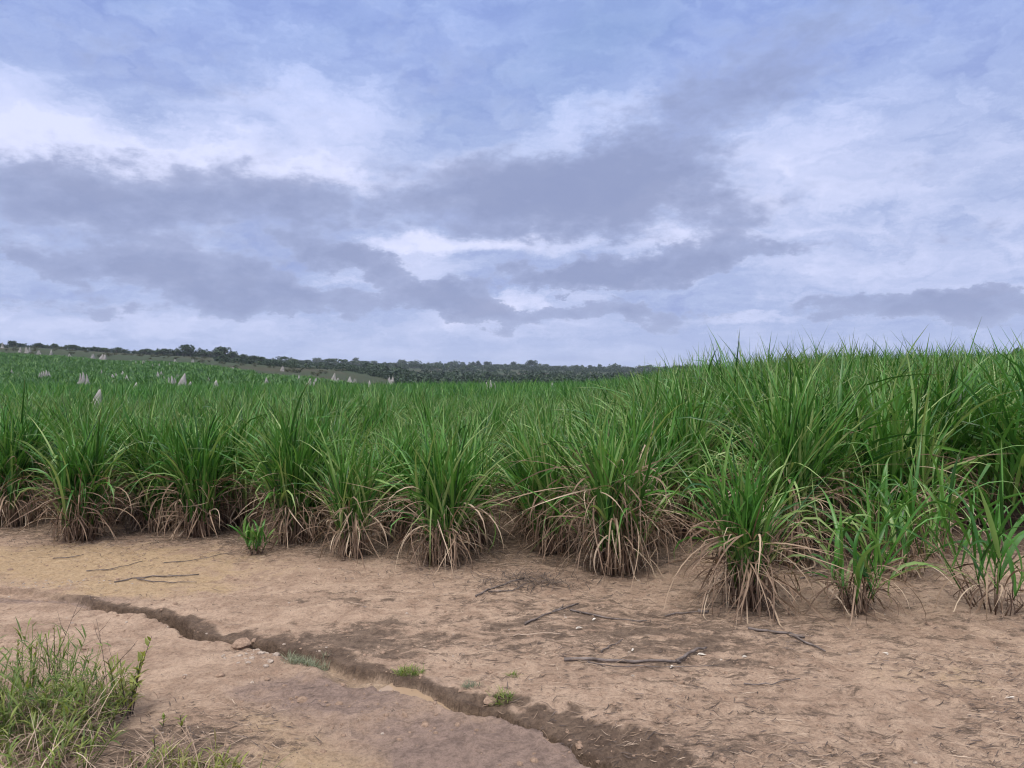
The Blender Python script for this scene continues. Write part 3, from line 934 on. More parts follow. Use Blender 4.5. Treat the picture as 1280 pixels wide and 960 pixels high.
# ------------------------------------------------------------------ weeds in the left corner
def grass_tuft(px, py, H, n, spread, label, mat='weed', leafy=True, dead=0, loose=1.0):
    x, y = gp(px, py)
    root = empty('grass_tuft', (x, y, gz(x, y)))
    tag(root, label, 'weed')
    g = Geo()
    ns = n
    a = rng.random(ns) * 6.283; r = spread * np.sqrt(rng.random(ns))
    ns = int(n * .66); a = a[:ns]; r = r[:ns]
    hh = H * rng.uniform(.35, 1.0, ns)
    lean = rng.normal(0, .2 * loose, (ns, 2)) + np.column_stack([np.cos(a), np.sin(a)]) * (r / spread * .25)[:, None]
    O, AZ, EL, L, B, W, T = ([] for _ in range(7))
    for k in range(ns):
        b0 = np.array([r[k] * math.cos(a[k]), r[k] * math.sin(a[k]), -.01])
        tp = b0 + np.array([lean[k, 0] * hh[k], lean[k, 1] * hh[k], hh[k]])
        md = (b0 + tp) / 2 + rng.normal(0, .012, 3)
        tube(g, [b0, md, tp], [.0022, .0018, .001], rng.uniform(.3, .8), 4)
        m = int(rng.integers(7, 12)) if leafy else 3
        for j in range(m):
            f = rng.uniform(.2, 1.0)
            p = b0 * (1 - f) ** 2 + 2 * f * (1 - f) * md + tp * f ** 2
            O.append(p); AZ.append(rng.random() * 6.283); EL.append(R(rng.uniform(20, 75))); L.append(rng.uniform(.05, .12) * (H / .4) ** .5)
            B.append(R(rng.uniform(10, 80))); W.append(rng.uniform(.005, .011)); T.append(np.clip(rng.normal(.5, .3), 0, 1))
    blades(g, np.array(O), np.array(AZ), np.array(EL), np.array(L), np.array(B), np.array(W), np.array(T), 4, False, 1.2, base_w=.3)
    link('foliage', g.mesh('tuft_foliage', M[mat]), root)
    if dead:
        dead = int(dead * 2.6)
        d = Geo()
        a = rng.random(dead) * 6.283; r = spread * np.sqrt(rng.random(dead)) * 1.1
        blades(d, np.column_stack([r * np.cos(a), r * np.sin(a), rng.uniform(0, H * .4, dead)]), rng.random(dead) * 6.283, R(1) * rng.uniform(-20, 70, dead), rng.uniform(.08, .28, dead), R(1) * rng.uniform(20, 110, dead),
               rng.uniform(.002, .005, dead), np.clip(rng.normal(.55, .22, dead), 0, 1), 5, False, 1.0, rng.normal(0, .6, dead), zmin=.004)
        o = link('dry_foliage', d.mesh('tuft_dry_foliage', M['straw']), root)
        o['label'] = 'tan dead blades matted at the base'
    return root


grass_tuft(30, 905, .40, 120, .24, 'bushy green grass weed in the near left corner, fullest of the weeds', dead=140)
grass_tuft(75, 925, .34, 80, .18, 'lighter green grass weed with matted dead blades right of the fullest weed', dead=160)
grass_tuft(-40, 930, .42, 90, .26, 'dark green grass weed cut off by the left edge', dead=120)
grass_tuft(20, 985, .26, 70, .24, 'low grass weed with broad light blades along the bottom left edge', dead=130)
grass_tuft(118, 895, .24, 55, .15, 'greyish low weed between the bushy grass and the leafy sprig', dead=110)
grass_tuft(262, 975, .14, 45, .10, 'low yellow green tuft at the bottom edge left of the gully', mat='olive', dead=30)
grass_tuft(205, 960, .10, 18, .12, 'sparse low weed beside the yellow green tuft', mat='olive', dead=50)


grass_tuft(165, 990, .09, 40, .13, 'thin low straw filled grass weed at the bottom edge, left of the yellow green tuft', dead=70)


def leafy_weed(px, py, H, stems, label, mat='olive', leaf=.05, lw=.018, cat='weed', gap=.016):
    x, y = gp(px, py)
    root = empty('leafy_weed', (x, y, gz(x, y)))
    tag(root, label, cat)
    g = Geo(); sg = Geo()
    O, AZ, EL, L, B, W, T = ([] for _ in range(7))
    for k in range(stems):
        a = rng.random() * 6.283
        ln = rng.uniform(.05, .55) if stems > 1 else .12
        h = H * rng.uniform(.65, 1.0)
        b0 = np.array([rng.normal(0, .02), rng.normal(0, .02), -.01])
        tp = b0 + np.array([math.cos(a) * ln * h, math.sin(a) * ln * h, h])
        md = (b0 + tp) / 2 + np.array([-math.cos(a), -math.sin(a), 0]) * .08 * h * rng.random()
        ts = np.linspace(0, 1, 7)[:, None]
        path = b0 * (1 - ts) ** 2 + 2 * ts * (1 - ts) * md + tp * ts ** 2
        tube(sg, path, np.linspace(.0032, .0012, 7), rng.uniform(.2, .8), 5)
        m = int(h / gap)
        ph = rng.random() * 6.28
        for j in range(m):
            f = .25 + .75 * j / m
            p = b0 * (1 - f) ** 2 + 2 * f * (1 - f) * md + tp * f ** 2
            O.append(p); AZ.append(ph + j * 2.4 + rng.normal(0, .3)); EL.append(R(rng.uniform(35, 62))); L.append(leaf * rng.uniform(.7, 1.15) * (1 - .3 * f))
            B.append(R(rng.uniform(0, 35))); W.append(lw * rng.uniform(.8, 1.2)); T.append(np.clip(rng.normal(.55, .22), 0, 1))
    blades(g, np.array(O), np.array(AZ), np.array(EL), np.array(L), np.array(B), np.array(W), np.array(T), 5, True, 1.2, base_w=.25)
    link('stem', sg.mesh('weed_stem', M['twig']), root)
    link('foliage', g.mesh('weed_foliage', M[mat]), root)
    return root


leafy_weed(160, 892, .33, 7, 'upright leafy sprig with rounded bronze green leaves beside the bare dirt', leaf=.07, lw=.021, gap=.026)
leafy_weed(128, 882, .22, 6, 'finer leafy weed left of the bronze leaved sprig', leaf=.032, lw=.010, mat='weed')
leafy_weed(198, 905, .10, 1, 'small bright green sprig right of the bronze leaved sprig', mat='weed', leaf=.045, lw=.016)
leafy_weed(232, 915, .09, 1, 'tiny green sprig with spread leaves at the edge of the weeds', mat='olive', leaf=.05, lw=.014)
leafy_weed(188, 950, .16, 1, 'thin slanting seedling with small dull leaves near the bottom edge', mat='olive', leaf=.03, lw=.012)
leafy_weed(75, 870, .40, 3, 'tall dark stemmed weed rising out of the bushy grass', mat='olive', leaf=.03, lw=.008)
leafy_weed(20, 890, .38, 3, 'olive leafy weed inside the bushy corner grass', mat='olive', leaf=.04, lw=.012)
# blade pair at the bottom edge
x, y = gp(320, 985)
g = Geo()
blades(g, np.zeros((5, 3)), np.array([.2, 1.0, 2.6, 5.6, .5]), R(1) * np.array([48., 75, 60, 40, 30]), np.array([.20, .13, .08, .09, .1]), R(1) * np.array([14., 10, 40, 60, 50]), np.array([.007, .007, .012, .01, .008]), np.array([.5, .4, .6, .7, .6]), 6, True)
o = link('grass_sprout', g.mesh('grass_sprout', M['weed'])); o.location = (x, y, gz(x, y))
tag(o, 'single green grass sprout with one long slanting blade at the bottom edge', 'weed')

# gully weeds
def low_weed(px, py, Rr, n, mat, label, h=.05):
    x, y = gp(px, py)
    g = Geo()
    a = rng.random(n) * 6.283; r = Rr * np.sqrt(rng.random(n))
    px_, py_ = r * np.cos(a), r * np.sin(a) * .7
    zz = ground_z(x + px_, y + py_) - gz(x, y)
    blades(g, np.column_stack([px_, py_, zz]), rng.random(n) * 6.28, R(1) * rng.uniform(20, 80, n), h * rng.uniform(.5, 1.4, n), R(1) * rng.uniform(10, 80, n), rng.uniform(.002, .005, n), rng.random(n), 3, False)
    o = link('low_weed', g.mesh('low_weed', M[mat])); o.location = (x, y, gz(x, y))
    return tag(o, label, 'weed')


low_weed(383, 824, .13, 420, 'pale', 'pale fuzzy weed at the edge of the gully by the stone heap', .055)
low_weed(512, 840, .075, 200, 'weed', 'flat green weed growing in the sandy gully bed', .045)
low_weed(627, 872, .05, 90, 'weed', 'tiny green weed on the far bank of the gully', .06)
low_weed(588, 858, .05, 60, 'pale', 'tiny withered weed left of the tiny green one on the bank', .04)
low_weed(640, 845, .03, 40, 'weed', 'tiniest green weed on the dirt above the gully', .04)

# bare dry stems standing in front of the sand
for (px, py, H, lean, label) in [(52, 880, .50, (.16, .05), 'tall thin bare stem with a fork rising above the corner grass'),
                                 (135, 868, .36, (-.10, .08), 'thin bare stem slanting left across the pink dirt'),
                                 (105, 880, .30, (.24, .02), 'hair thin dry stem leaning right beside the bushy grass')]:
    x, y = gp(px, py)
    g = Geo()
    tt = np.linspace(0, 1, 7)
    main = np.column_stack([lean[0] * tt ** 1.2, lean[1] * tt, H * tt])
    tube(g, main, np.linspace(.0022, .0009, 7), .5, 4)
    tube(g, [main[4], main[4] + [-.03, .01, .05], main[4] + [-.05, .02, .11]], [.0014, .001, .0006], .4, 4)
    tube(g, [main[5], main[5] + [.03, .0, .03], main[5] + [.06, .0, .07]], [.0012, .001, .0006], .4, 4)
    o = link('dry_stem', g.mesh('dry_stem', M['twig'])); o.location = (x, y, gz(x, y))
    tag(o, label, 'weed')


# ------------------------------------------------------------------ gully water
def strip_water():
    """muddy water lying in the deepest stretch of the gully"""
    import bmesh
    bm = bmesh.new()
    path = []
    for k in range(11, 20):
        for t in np.linspace(0, 1, 8, endpoint=False):
            path.append(np.append(GUL[k] * (1 - t) + GUL[k + 1] * t, k + t))
    path = np.array(path)
    tg = np.gradient(path[:, :2], axis=0); tg /= np.linalg.norm(tg, axis=1)[:, None]
    nr = np.column_stack([-tg[:, 1], tg[:, 0]])
    rows = []
    for i, p in enumerate(path):
        row = []
        for s in np.linspace(-.16, .16, 9):
            q = p[:2] + nr[i] * s
            row.append(bm.verts.new((q[0], q[1], WZ(p[2]))))
        rows.append(row)
    for i in range(len(rows) - 1):
        for j in range(8):
            bm.faces.new((rows[i][j], rows[i + 1][j], rows[i + 1][j + 1], rows[i][j + 1]))
    me = bpy.data.meshes.new('gully_water'); bm.to_mesh(me); bm.free()
    return me


def WZ(k):
    i = int(k); t = k - i
    a, b = GUL[i], GUL[min(i + 1, len(GUL) - 1)]
    D = 1.2 * (GUL_D[i, 0] * (1 - t) + GUL_D[min(i + 1, len(GUL_D) - 1), 0] * t)
    p = a * (1 - t) + b * t
    return float(terrain(p[0:1], p[1:2])[0] + .05 * (fbm(p[0:1] * .9, p[1:2] * .9, 11, 3)[0] - .5) - D + .016)


m, nt = nodes_of('muddy_water'); b = NB(nt)
tc = b.n('ShaderNodeNewGeometry').outputs['Position']
col = b.mix(b.noise(tc, 5, 4, .6), (.26, .18, .115), (.36, .26, .175))
bp = b.n('ShaderNodeBump', {'Height': b.noise(tc, 22, 3, .5), 'Strength': .12, 'Distance': .01})
bs = b.n('ShaderNodeBsdfPrincipled', {'Base Color': col, 'Roughness': .10, 'Normal': bp.outputs[0], 'Specular IOR Level': .4})
out = b.n('ShaderNodeOutputMaterial'); nt.links.new(bs.outputs[0], out.inputs[0])
me = strip_water(); me.materials.append(m)
tag(link('water', me), 'thin run of muddy orange water on the gully floor', 'water', kind='structure')


# ------------------------------------------------------------------ termite mounds
def mound_mesh(seed, spires):
    rs = np.random.default_rng(seed)
    V, Q = [], []; n0 = 0
    for (ox, oy, h, r) in spires:
        rings, seg = 12, 12
        for i in range(rings + 1):
            t = i / rings
            rad = r * ((1 - t) ** .95 * .95 + .10 * (1 - t ** 4)) + .01
            for j in range(seg):
                a = j / seg * 6.283
                f = 1 + .5 * (vnoise(np.array([math.cos(a) * 1.6 + 5 + ox * 9]), np.array([math.sin(a) * 1.6 + t * 3.2 * h]), seed)[0] - .5)
                V.append([ox * (1 - .25 * t) + rad * f * math.cos(a) + .05 * math.sin(t * 5 + seed), oy + rad * f * math.sin(a), h * t - .15])
        for i in range(rings):
            for j in range(seg):
                j2 = (j + 1) % seg
                Q.append([n0 + i * seg + j, n0 + i * seg + j2, n0 + (i + 1) * seg + j2, n0 + (i + 1) * seg + j])
        o = n0 + rings * seg
        for j in range(1, seg - 2, 2):
            Q.append([o, o + j, o + j + 1, o + j + 2])
        n0 += (rings + 1) * seg
    return np_mesh('termite_mound', np.array(V), np.array(Q), M['mound'])


MV = [mound_mesh(1, [(0, 0, 1.0, .30)]),
      mound_mesh(2, [(0, 0, 1.0, .26), (.22, .05, .72, .2)]),
      mound_mesh(3, [(0, 0, 1.0, .22), (.2, 0, .85, .18), (-.2, .05, .8, .18)]),
      mound_mesh(4, [(0, 0, 1.0, .2), (.17, .04, .92, .15), (-.17, .03, .95, .15), (.30, .05, .62, .15), (-.32, 0, .6, .14)])]


def mscale(vis, hid, H, wide):
    t = hid / H
    prof = (1 - t) ** .95 * .95 + .10 * (1 - t ** 4)
    return min(.5 * vis * wide / max(prof, .12) / .28, H * 1.1)


def march(px, py, veg):
    d = ray(px, py)
    for y in np.concatenate([np.arange(14, 120, .5), np.arange(120, 460, 2.)]):
        x = d[0] / d[1] * y; zr = EYE + d[2] / d[1] * y
        v = veg if y > 64 else float(canopy_h(np.array([x]), np.array([y]))[0])
        zt = float(terrain(np.array([x]), np.array([y]))[0])
        if zt + v * .95 > zr:
            return x, y, zt
    y = 60.0
    x = d[0] / d[1] * y
    return x, y, float(terrain(np.array([x]), np.array([y]))[0])


BIG = [(103, 478, 16, 3, 'pale pointed termite mound, left one of the front pair in the green field'),
       (122, 489, 15, 1, 'grey termite mound standing nearest in the field, right of the pale pointed one'),
       (214, 480, 13, 3, 'broad grey termite mound with jagged top, left of the tall cone'),
       (230, 481, 18, 1, 'tall sharp cone of a termite mound, right of the broad jagged one'),
       (271, 481, 9, 0, 'small lone termite mound right of the tall sharp cone'),
       (438, 478, 8, 0, 'rounded whitish termite mound near the middle of the field'),
       (612, 480, 11, 3, 'jagged many spired pale mound in front of the dark wood'),
       (418, 476, 11, 1, 'thin slanting pale mound behind tall cane leaves'),
       (386, 481, 11, 2, 'slim grey mound rising among cane tips left of the thin slanting one'),
       (460, 481, 9, 2, 'pale double spired mound near the end of the green slope')]
SMALL = [(3, 432, 4), (25, 437, 3), (33, 438, 5), (37, 437, 3), (49, 443, 6), (64, 440, 3), (87, 445, 3), (15, 466, 5),
         (53, 469, 6), (57, 469, 8), (116, 446, 4), (128, 447, 5), (131, 447, 4), (104, 451, 4), (140, 474, 8), (145, 470, 5), (153, 468, 5), (159, 474, 7), (127, 466, 4), (164, 454, 4), (170, 456, 5),
         (179, 456, 6), (191, 459, 4), (199, 459, 5), (212, 458, 5), (217, 458, 4), (219, 452, 3), (241, 453, 4), (197, 472, 9), (202, 469, 6), (205, 474, 5), (222, 473, 7), (171, 481, 7),
         (261, 477, 7), (279, 470, 6), (291, 463, 5), (333, 478, 8), (353, 461, 4), (374, 475, 8), (395, 477, 6), (444, 478, 6), (487, 478, 8), (491, 478, 8), (690, 480, 6)]
for px, py, hp, var, label in BIG:
    x, y, z = march(px, py - 1, 1.35)
    vis = (hp + 2) * y / F
    hid = (EYE + ray(px, py)[2] / ray(px, py)[1] * y) - z
    hid = max(hid, .15)
    H = vis + hid
    o = link('termite_mound', MV[var]); o.location = (x, y, z)
    w = mscale(vis, hid, H, .55 if var == 3 else .72)
    o.scale = (w, w, H); o.rotation_euler = (0, 0, rng.normal(0, .3))
    tag(o, label, 'termite mound', 'pale termite mounds')
for px, py, hp in SMALL:
    x, y, z = march(px, py - 1, 1.3)
    vis = (hp + 1.5) * y / F
    hid = (EYE + ray(px, py)[2] / ray(px, py)[1] * y) - z
    hid = max(hid, .1)
    H = vis + hid
    o = link('termite_mound', MV[int(rng.integers(0, 4))]); o.location = (x, y, z)
    w = mscale(vis, hid, H, rng.uniform(.45, .75))
    o.scale = (w, w, H); o.rotation_euler = (0, 0, rng.random() * 6)
    far_one = y > 150
    tag(o, 'small pale termite mound high on the far slope under the skyline' if far_one else 'small pale termite mound poking out of the lower green slope', 'termite mound',
        'termite mounds high on the slope' if far_one else 'small mounds on the lower slope')


# ------------------------------------------------------------------ trees
def crown_arrays(rs, W, H, lobes, nface, fs, umbrella=False):
    """crown from leaf clumps spread through several lobes; base of crown at z=0"""
    L = []
    for k in range(lobes):
        a = rs.random() * 6.283; r = W * .5 * rs.uniform(.0, .72)
        zc = H * (rs.uniform(.22, .72) if not umbrella else rs.uniform(.5, .82))
        L.append((r * math.cos(a), r * math.sin(a), zc, W * rs.uniform(.18, .32), H * (rs.uniform(.20, .36) if not umbrella else rs.uniform(.13, .22))))
    L = np.array(L)
    k = rs.integers(0, lobes, nface)
    d = rs.normal(0, 1, (nface, 3)); d /= np.linalg.norm(d, axis=1)[:, None]
    rad = rs.random(nface) ** .45
    c = L[k, :3] + d * rad[:, None] * np.column_stack([L[k, 3], L[k, 3], L[k, 4]])
    n1 = rs.normal(0, 1, (nface, 3)); n1 /= np.linalg.norm(n1, axis=1)[:, None]
    n2 = np.cross(n1, rs.normal(0, 1, (nface, 3))); n2 /= np.linalg.norm(n2, axis=1)[:, None]
    s = fs * rs.uniform(.6, 1.3, nface)[:, None]
    V = np.stack([c - n1 * s, c - n2 * s * .6, c + n1 * s, c + n2 * s * .6], 1).reshape(-1, 3)
    Qd = np.arange(nface * 4).reshape(-1, 4)
    T = np.repeat(np.clip(rs.normal(.45, .2, nface) + .1 * (k % 3 - 1), 0, 1), 4)
    return V, Qd, T, np.zeros(len(V))


def tree_meshes(seed, W, H, trunk, lobes, nface, fs, umb=False):
    rs = np.random.default_rng(seed)
    V, Qd, T, A = crown_arrays(rs, W, H - trunk, lobes, nface, fs, umb)
    V = V + [0, 0, trunk]
    cm = np_mesh('tree_crown', V, Qd, M['crown'], {'tint': T, 'along': A}, smooth=False)
    g = Geo()
    tube(g, [[0, 0, -.3], [.05 * W * rs.normal(), 0, trunk * .6], [0, 0, trunk + .15 * H]], [.045 * H, .035 * H, .02 * H], .5, 7)
    for j in range(4):
        a = rs.random() * 6.28
        tube(g, [[0, 0, trunk * .9], [math.cos(a) * W * .16, math.sin(a) * W * .16, trunk + .2 * (H - trunk)], [math.cos(a) * W * .3, math.sin(a) * W * .3, trunk + .55 * (H - trunk)]], [.018 * H, .013 * H, .007 * H], .5, 5)
    return cm, g.mesh('tree_trunk', M['bark'])


TREES = [tree_meshes(31, 1.0, 1.0, .16, 9, 420, .075), tree_meshes(32, 1.3, 1.0, .18, 11, 460, .085), tree_meshes(33, 1.5, 1.0, .30, 12, 460, .085),
         tree_meshes(34, .8, 1.0, .22, 8, 320, .07), tree_meshes(35, 1.2, 1.0, .08, 12, 500, .085), tree_meshes(36, 1.5, 1.0, .36, 9, 360, .08, True)]


def tree(x, y, H, var, label, group, wide=1.0):
    root = empty('tree', (x, y, float(terrain(np.array([x]), np.array([y]))[0]) - .1), rng.random() * 6.28)
    root.scale = (H * wide, H * wide, H)
    tag(root, label, 'tree', group)
    link('crown', TREES[var][0], root)
    link('trunk', TREES[var][1], root)
    return root


def at_dist(px, y):
    return (px - 640) / F * y


# skyline of the left hill: px, top row, variant, wide, label
HILL = [(4, 429, 3, 1.0, 'slim small tree at the far left end of the skyline'),
        (17, 424, 0, 1.1, 'round dark tree on the left hill top, highest of the skyline'),
        (30, 429, 3, 1.0, 'little tree right of the round dark hill top tree'),
        (50, 428, 4, 1.4, 'broad dark green tree on the left hill, right of the little one'),
        (59, 430, 1, 1.1, 'low tree at the right foot of the broad dark green tree'),
        (118, 432, 1, 1.1, 'small bushy tree on the bare part of the hill line'),
        (131, 434, 4, 1.7, 'long low dark tree clump on the hill line'),
        (222, 434, 1, 1.0, 'dark tree left of the open umbrella tree'),
        (236, 430, 2, 1.25, 'open umbrella shaped tree, tallest on the skyline left of the middle'),
        (252, 434, 1, 1.0, 'dark tree right of the open umbrella tree'),
        (277, 432, 4, 1.5, 'wide domed dark tree right of the umbrella tree'),
        (290, 437, 0, 1.1, 'tree tucked behind the wide domed tree'),
        (354, 437, 5, 1.0, 'small flat topped umbrella tree standing clear of the wood'),
        (364, 440, 1, 1.0, 'dark tree beside the flat topped umbrella tree'),
        (415, 442, 5, 1.5, 'flat layered tree rising above the far wood')]
for px, top, var, wide, label in HILL:
    y = 415 if px < 320 else 560
    x = at_dist(px, y)
    z = float(terrain(np.array([x]), np.array([y]))[0])
    ztop = EYE + (468 - top) / F * y
    tree(x, y, float(np.clip(ztop - z, 2.5, 7.0)), var, label, 'skyline trees', wide)
k = 0
for px in np.arange(2, 330, 3.1):
    if rng.random() < (.5 if px < 170 else .0) : continue
    y = rng.uniform(405, 440)
    q = px + rng.normal(0, 1.5)
    tree(at_dist(q, y), y, rng.uniform(1.7, 3.6) * (1.15 if px > 175 else 1), int(rng.integers(0, 5)), 'small dark tree in the broken line along the left hill top', 'small trees on the left hill top', rng.uniform(.9, 1.5))
for px in np.arange(300, 900, 5.2):
    q = px + rng.normal(0, 2.0)
    y = rng.uniform(955, 1010)
    tree(at_dist(q, y), y, float(np.clip(rng.normal(7.2, 2.2), 4.0, 13.0)), int(rng.integers(0, 5)), 'dark tree on the top of the far wooded ridge under the sky', 'trees on the far ridge', rng.uniform(.9, 1.3))
for px in np.arange(330, 620, 8.5):
    q = px + rng.normal(0, 3)
    y = rng.uniform(620, 760)
    tree(at_dist(q, y), y, rng.uniform(4.0, 7.5), int(rng.integers(0, 6)), 'dark tree on the face of the far wooded ridge', 'trees on the face of the far ridge', rng.uniform(.9, 1.3))
tree(at_dist(1276, 85), 85, 3.9, 4, 'dark tree top showing above the cane at the right edge', 'skyline trees', 1.4)

# far wood reading as one mass
CT = []
for s in range(5):
    V, Qd, T, A = crown_arrays(np.random.default_rng(60 + s), 1.2, 1.0, 7, 90, .12)
    CT.append((V, Qd, T, A))
def band(n, u0, u1, y0, y1):
    y = np.sqrt(rng.random(n) * (y1 ** 2 - y0 ** 2) + y0 ** 2); u = rng.uniform(u0, u1, n)
    return u * y, y


x1, y1 = band(1500, -.20, .75, 170, 430)
keep = (x1 / y1 > -.20 + (430 - y1) / 260 * .08) & (fbm(x1 / 70, y1 / 90, 81, 3) > .30)
x1, y1 = x1[keep], y1[keep]
h1 = rng.uniform(4.0, 7.0, len(x1))
x2, y2 = band(2600, -.5, .8, 830, 1000)
h2 = rng.uniform(3.5, 7.5, len(x2))
x3, y3 = band(1300, -.30, .8, 450, 830)
keep = fbm(x3 / 110, y3 / 60, 82, 3) > .50
x3, y3 = x3[keep], y3[keep]
h3 = rng.uniform(2.5, 5, len(x3))
x4, y4 = band(900, -.75, -.28, 425, 520)
h4 = rng.uniform(2.0, 3.6, len(x4))
x5, y5 = band(1500, -.40, -.06, 300, 480)
keep = fbm(x5 / 26, y5 / 40, 83, 4) > .62 - .22 * np.clip((x5 / y5 + .40) / .26, 0, 1)
x5, y5 = x5[keep], y5[keep]
h5 = rng.uniform(1.4, 3.6, len(x5))
xs, ys, hs = np.concatenate([x1, x2, x3, x4, x5]), np.concatenate([y1, y2, y3, y4, y5]), np.concatenate([h1, h2, h3, h4, h5])
me, _ = scatter('far_wood', np.column_stack([xs, ys, terrain(xs, ys) - .15 * hs]), hs, CT, M['crown'], .25)
tag(link('far_wood', me), 'dark wood covering the valley and the far ridge, reading as one mass', 'wood', kind='stuff')

# scrub on the brown pasture, each bush its own
BV = []
for s in range(4):
    V, Qd, T, A = crown_arrays(np.random.default_rng(90 + s), 1.5, 1.0, 6, 150, .11)
    BV.append(np_mesh('shrub', V - [0, 0, .15], Qd, M['scrub'], {'tint': T, 'along': A}, smooth=False))
for k in range(110):
    px = rng.uniform(0, 430); y = rng.uniform(215, 405)
    x = at_dist(px, y)
    o = link('shrub', BV[k % 4]); H = rng.uniform(.8, 1.9)
    o.location = (x, y, float(terrain(np.array([x]), np.array([y]))[0])); o.scale = (H * 1.3, H * 1.3, H); o.rotation_euler = (0, 0, rng.random() * 6)
    tag(o, 'low dark shrub on the brown hillside above the green slope', 'shrub', 'shrubs on the brown hillside')


# ------------------------------------------------------------------ haze
import bmesh
bm = bmesh.new(); bmesh.ops.create_cube(bm, size=1)
me = bpy.data.meshes.new('haze'); bm.to_mesh(me); bm.free()
hz = link('haze', me)
hz.scale = (5600, 3400, 70); hz.location = (0, 1500, 70 / 2 - 12)
m, nt = nodes_of('haze'); b = NB(nt)
pv = b.n('ShaderNodeVolumePrincipled', {'Color': (.80, .87, 1.0, 1), 'Density': .00016, 'Anisotropy': .2})
out = b.n('ShaderNodeOutputMaterial'); nt.links.new(pv.outputs[0], out.inputs['Volume'])
me.materials.append(m)
tag(hz, 'thin bluish haze over the distance', 'haze', kind='stuff')


# ------------------------------------------------------------------ sky
SUN_EL, SUN_AZ = 58.0, 205.0          # azimuth clockwise from +Y: behind the camera and to the left
w = bpy.data.worlds.new('World'); scene.world = w
w.use_nodes = True
nt = w.node_tree; nt.nodes.clear(); b = NB(nt)
sky = b.n('ShaderNodeTexSky', sky_type='NISHITA')
sky.sun_disc = False; sky.sun_elevation = R(SUN_EL); sky.sun_rotation = R(SUN_AZ)
sky.air_density = 1.0; sky.dust_density = 1.5; sky.ozone_density = 1.5
dirv = b.n('ShaderNodeTexCoord').outputs['Generated']
sep = b.n('ShaderNodeSeparateXYZ', {0: dirv})
az = b.math('ARCTAN2', sep.outputs[0], sep.outputs[1])
el = b.math('ARCSINE', sep.outputs[2])
ae = b.n('ShaderNodeCombineXYZ', {0: az, 1: el, 2: 0.0}).outputs[0]
# cloud layer seen in perspective: high cloud plane coordinates
den = b.math('ADD', b.math('MAXIMUM', sep.outputs[2], 0.0), 0.16)
cp = b.n('ShaderNodeCombineXYZ', {0: b.math('DIVIDE', sep.outputs[0], den), 1: b.math('DIVIDE', sep.outputs[1], den), 2: 0.0}).outputs[0]
n_plane = b.noise(cp, 1.6, 9, .58, .5)
n_plane2 = b.noise(b.n('ShaderNodeMapping', {'Vector': cp, 'Location': (7, 3, 0), 'Scale': (1.0, 1.7, 1.0), 'Rotation': (0, 0, .35)}).outputs[0], 2.4, 9, .62, .8)
# warp so the masses get ragged edges
wn = b.n('ShaderNodeTexNoise', {'Vector': b.n('ShaderNodeMapping', {'Vector': ae, 'Scale': (9, 16, 1)}).outputs[0], 'Scale': 1.0, 'Detail': 9.0, 'Roughness': .68})
wv = b.n('ShaderNodeVectorMath', {0: wn.outputs['Color'], 1: (.5, .5, .5)}, operation='SUBTRACT').outputs[0]
wv = b.n('ShaderNodeVectorMath', {0: wv, 1: (.22, .10, 0)}, operation='MULTIPLY').outputs[0]
aew = b.n('ShaderNodeVectorMath', {0: ae, 1: wv}, operation='ADD').outputs[0]

# cloud masses: (px, py, rx, ry, rotation deg, strength); direction on the sky, radii in photo pixels
CK = .50
CLOUDS = [
    (5, 135, 90, 60, 0, .40), (70, 195, 230, 40, 0, .36), (390, 150, 150, 75, 0, .44), (250, 195, 260, 36, 4, .42), (360, 212, 160, 16, 2, .45), (600, 205, 130, 26, -6, .32),
    (745, 150, 95, 30, -14, .45), (960, 205, 170, 50, -22, .22), (1120, 190, 260, 90, 0, .16), (1050, 265, 330, 60, 0, .20), (1160, 335, 260, 40, 0, .20), (580, 300, 170, 18, 0, .42), (500, 330, 110, 60, 0, .24),
    (622, 378, 60, 20, 0, .45), (560, 408, 90, 20, 0, .28), (110, 402, 220, 22, 0, .22), (930, 402, 70, 8, 0, .30), (690, 395, 70, 40, 0, .20), (240, 340, 60, 20, 0, .2), (780, 300, 300, 14, 0, .22), (1250, 368, 60, 12, 0, .25),
    (140, 300, 200, 24, 0, .12), (300, 440, 500, 16, 0, .10),
    (60, 238, 130, 58, 0, -.50), (235, 232, 190, 50, 0, -.36), (310, 275, 190, 60, 0, -.27), (300, 345, 160, 40, 8, -.56), (400, 385, 160, 28, 4, -.34), (90, 380, 260, 26, 0, -.30), (560, 238, 260, 52, -2, -.40),
    (720, 235, 200, 62, -6, -.42), (840, 170, 300, 70, -27, -.40), (850, 262, 150, 50, 0, -.34), (450, 322, 85, 26, 12, -.72), (130, 332, 130, 26, 8, -.55), (550, 374, 95, 30, 4, -.78), (640, 400, 90, 26, 0, -.5),
    (830, 331, 190, 28, -4, -.74), (690, 345, 100, 22, 0, -.5), (765, 385, 90, 18, 0, -.5), (840, 402, 120, 20, 0, -.42), (1130, 377, 140, 24, -4, -.55), (1230, 385, 90, 28, 0, -.55), (1190, 293, 220, 14, -3, -.20),
    (560, 95, 150, 80, 30, -.18), (200, 70, 260, 60, 14, -.18), (950, 40, 260, 80, 0, -.12), (1060, 235, 140, 12, -10, -.18), (910, 285, 50, 22, 0, -.25), (640, 395, 40, 14, 0, -.2), (20, 318, 30, 12, 0, -.2),
]
accB = accD = None
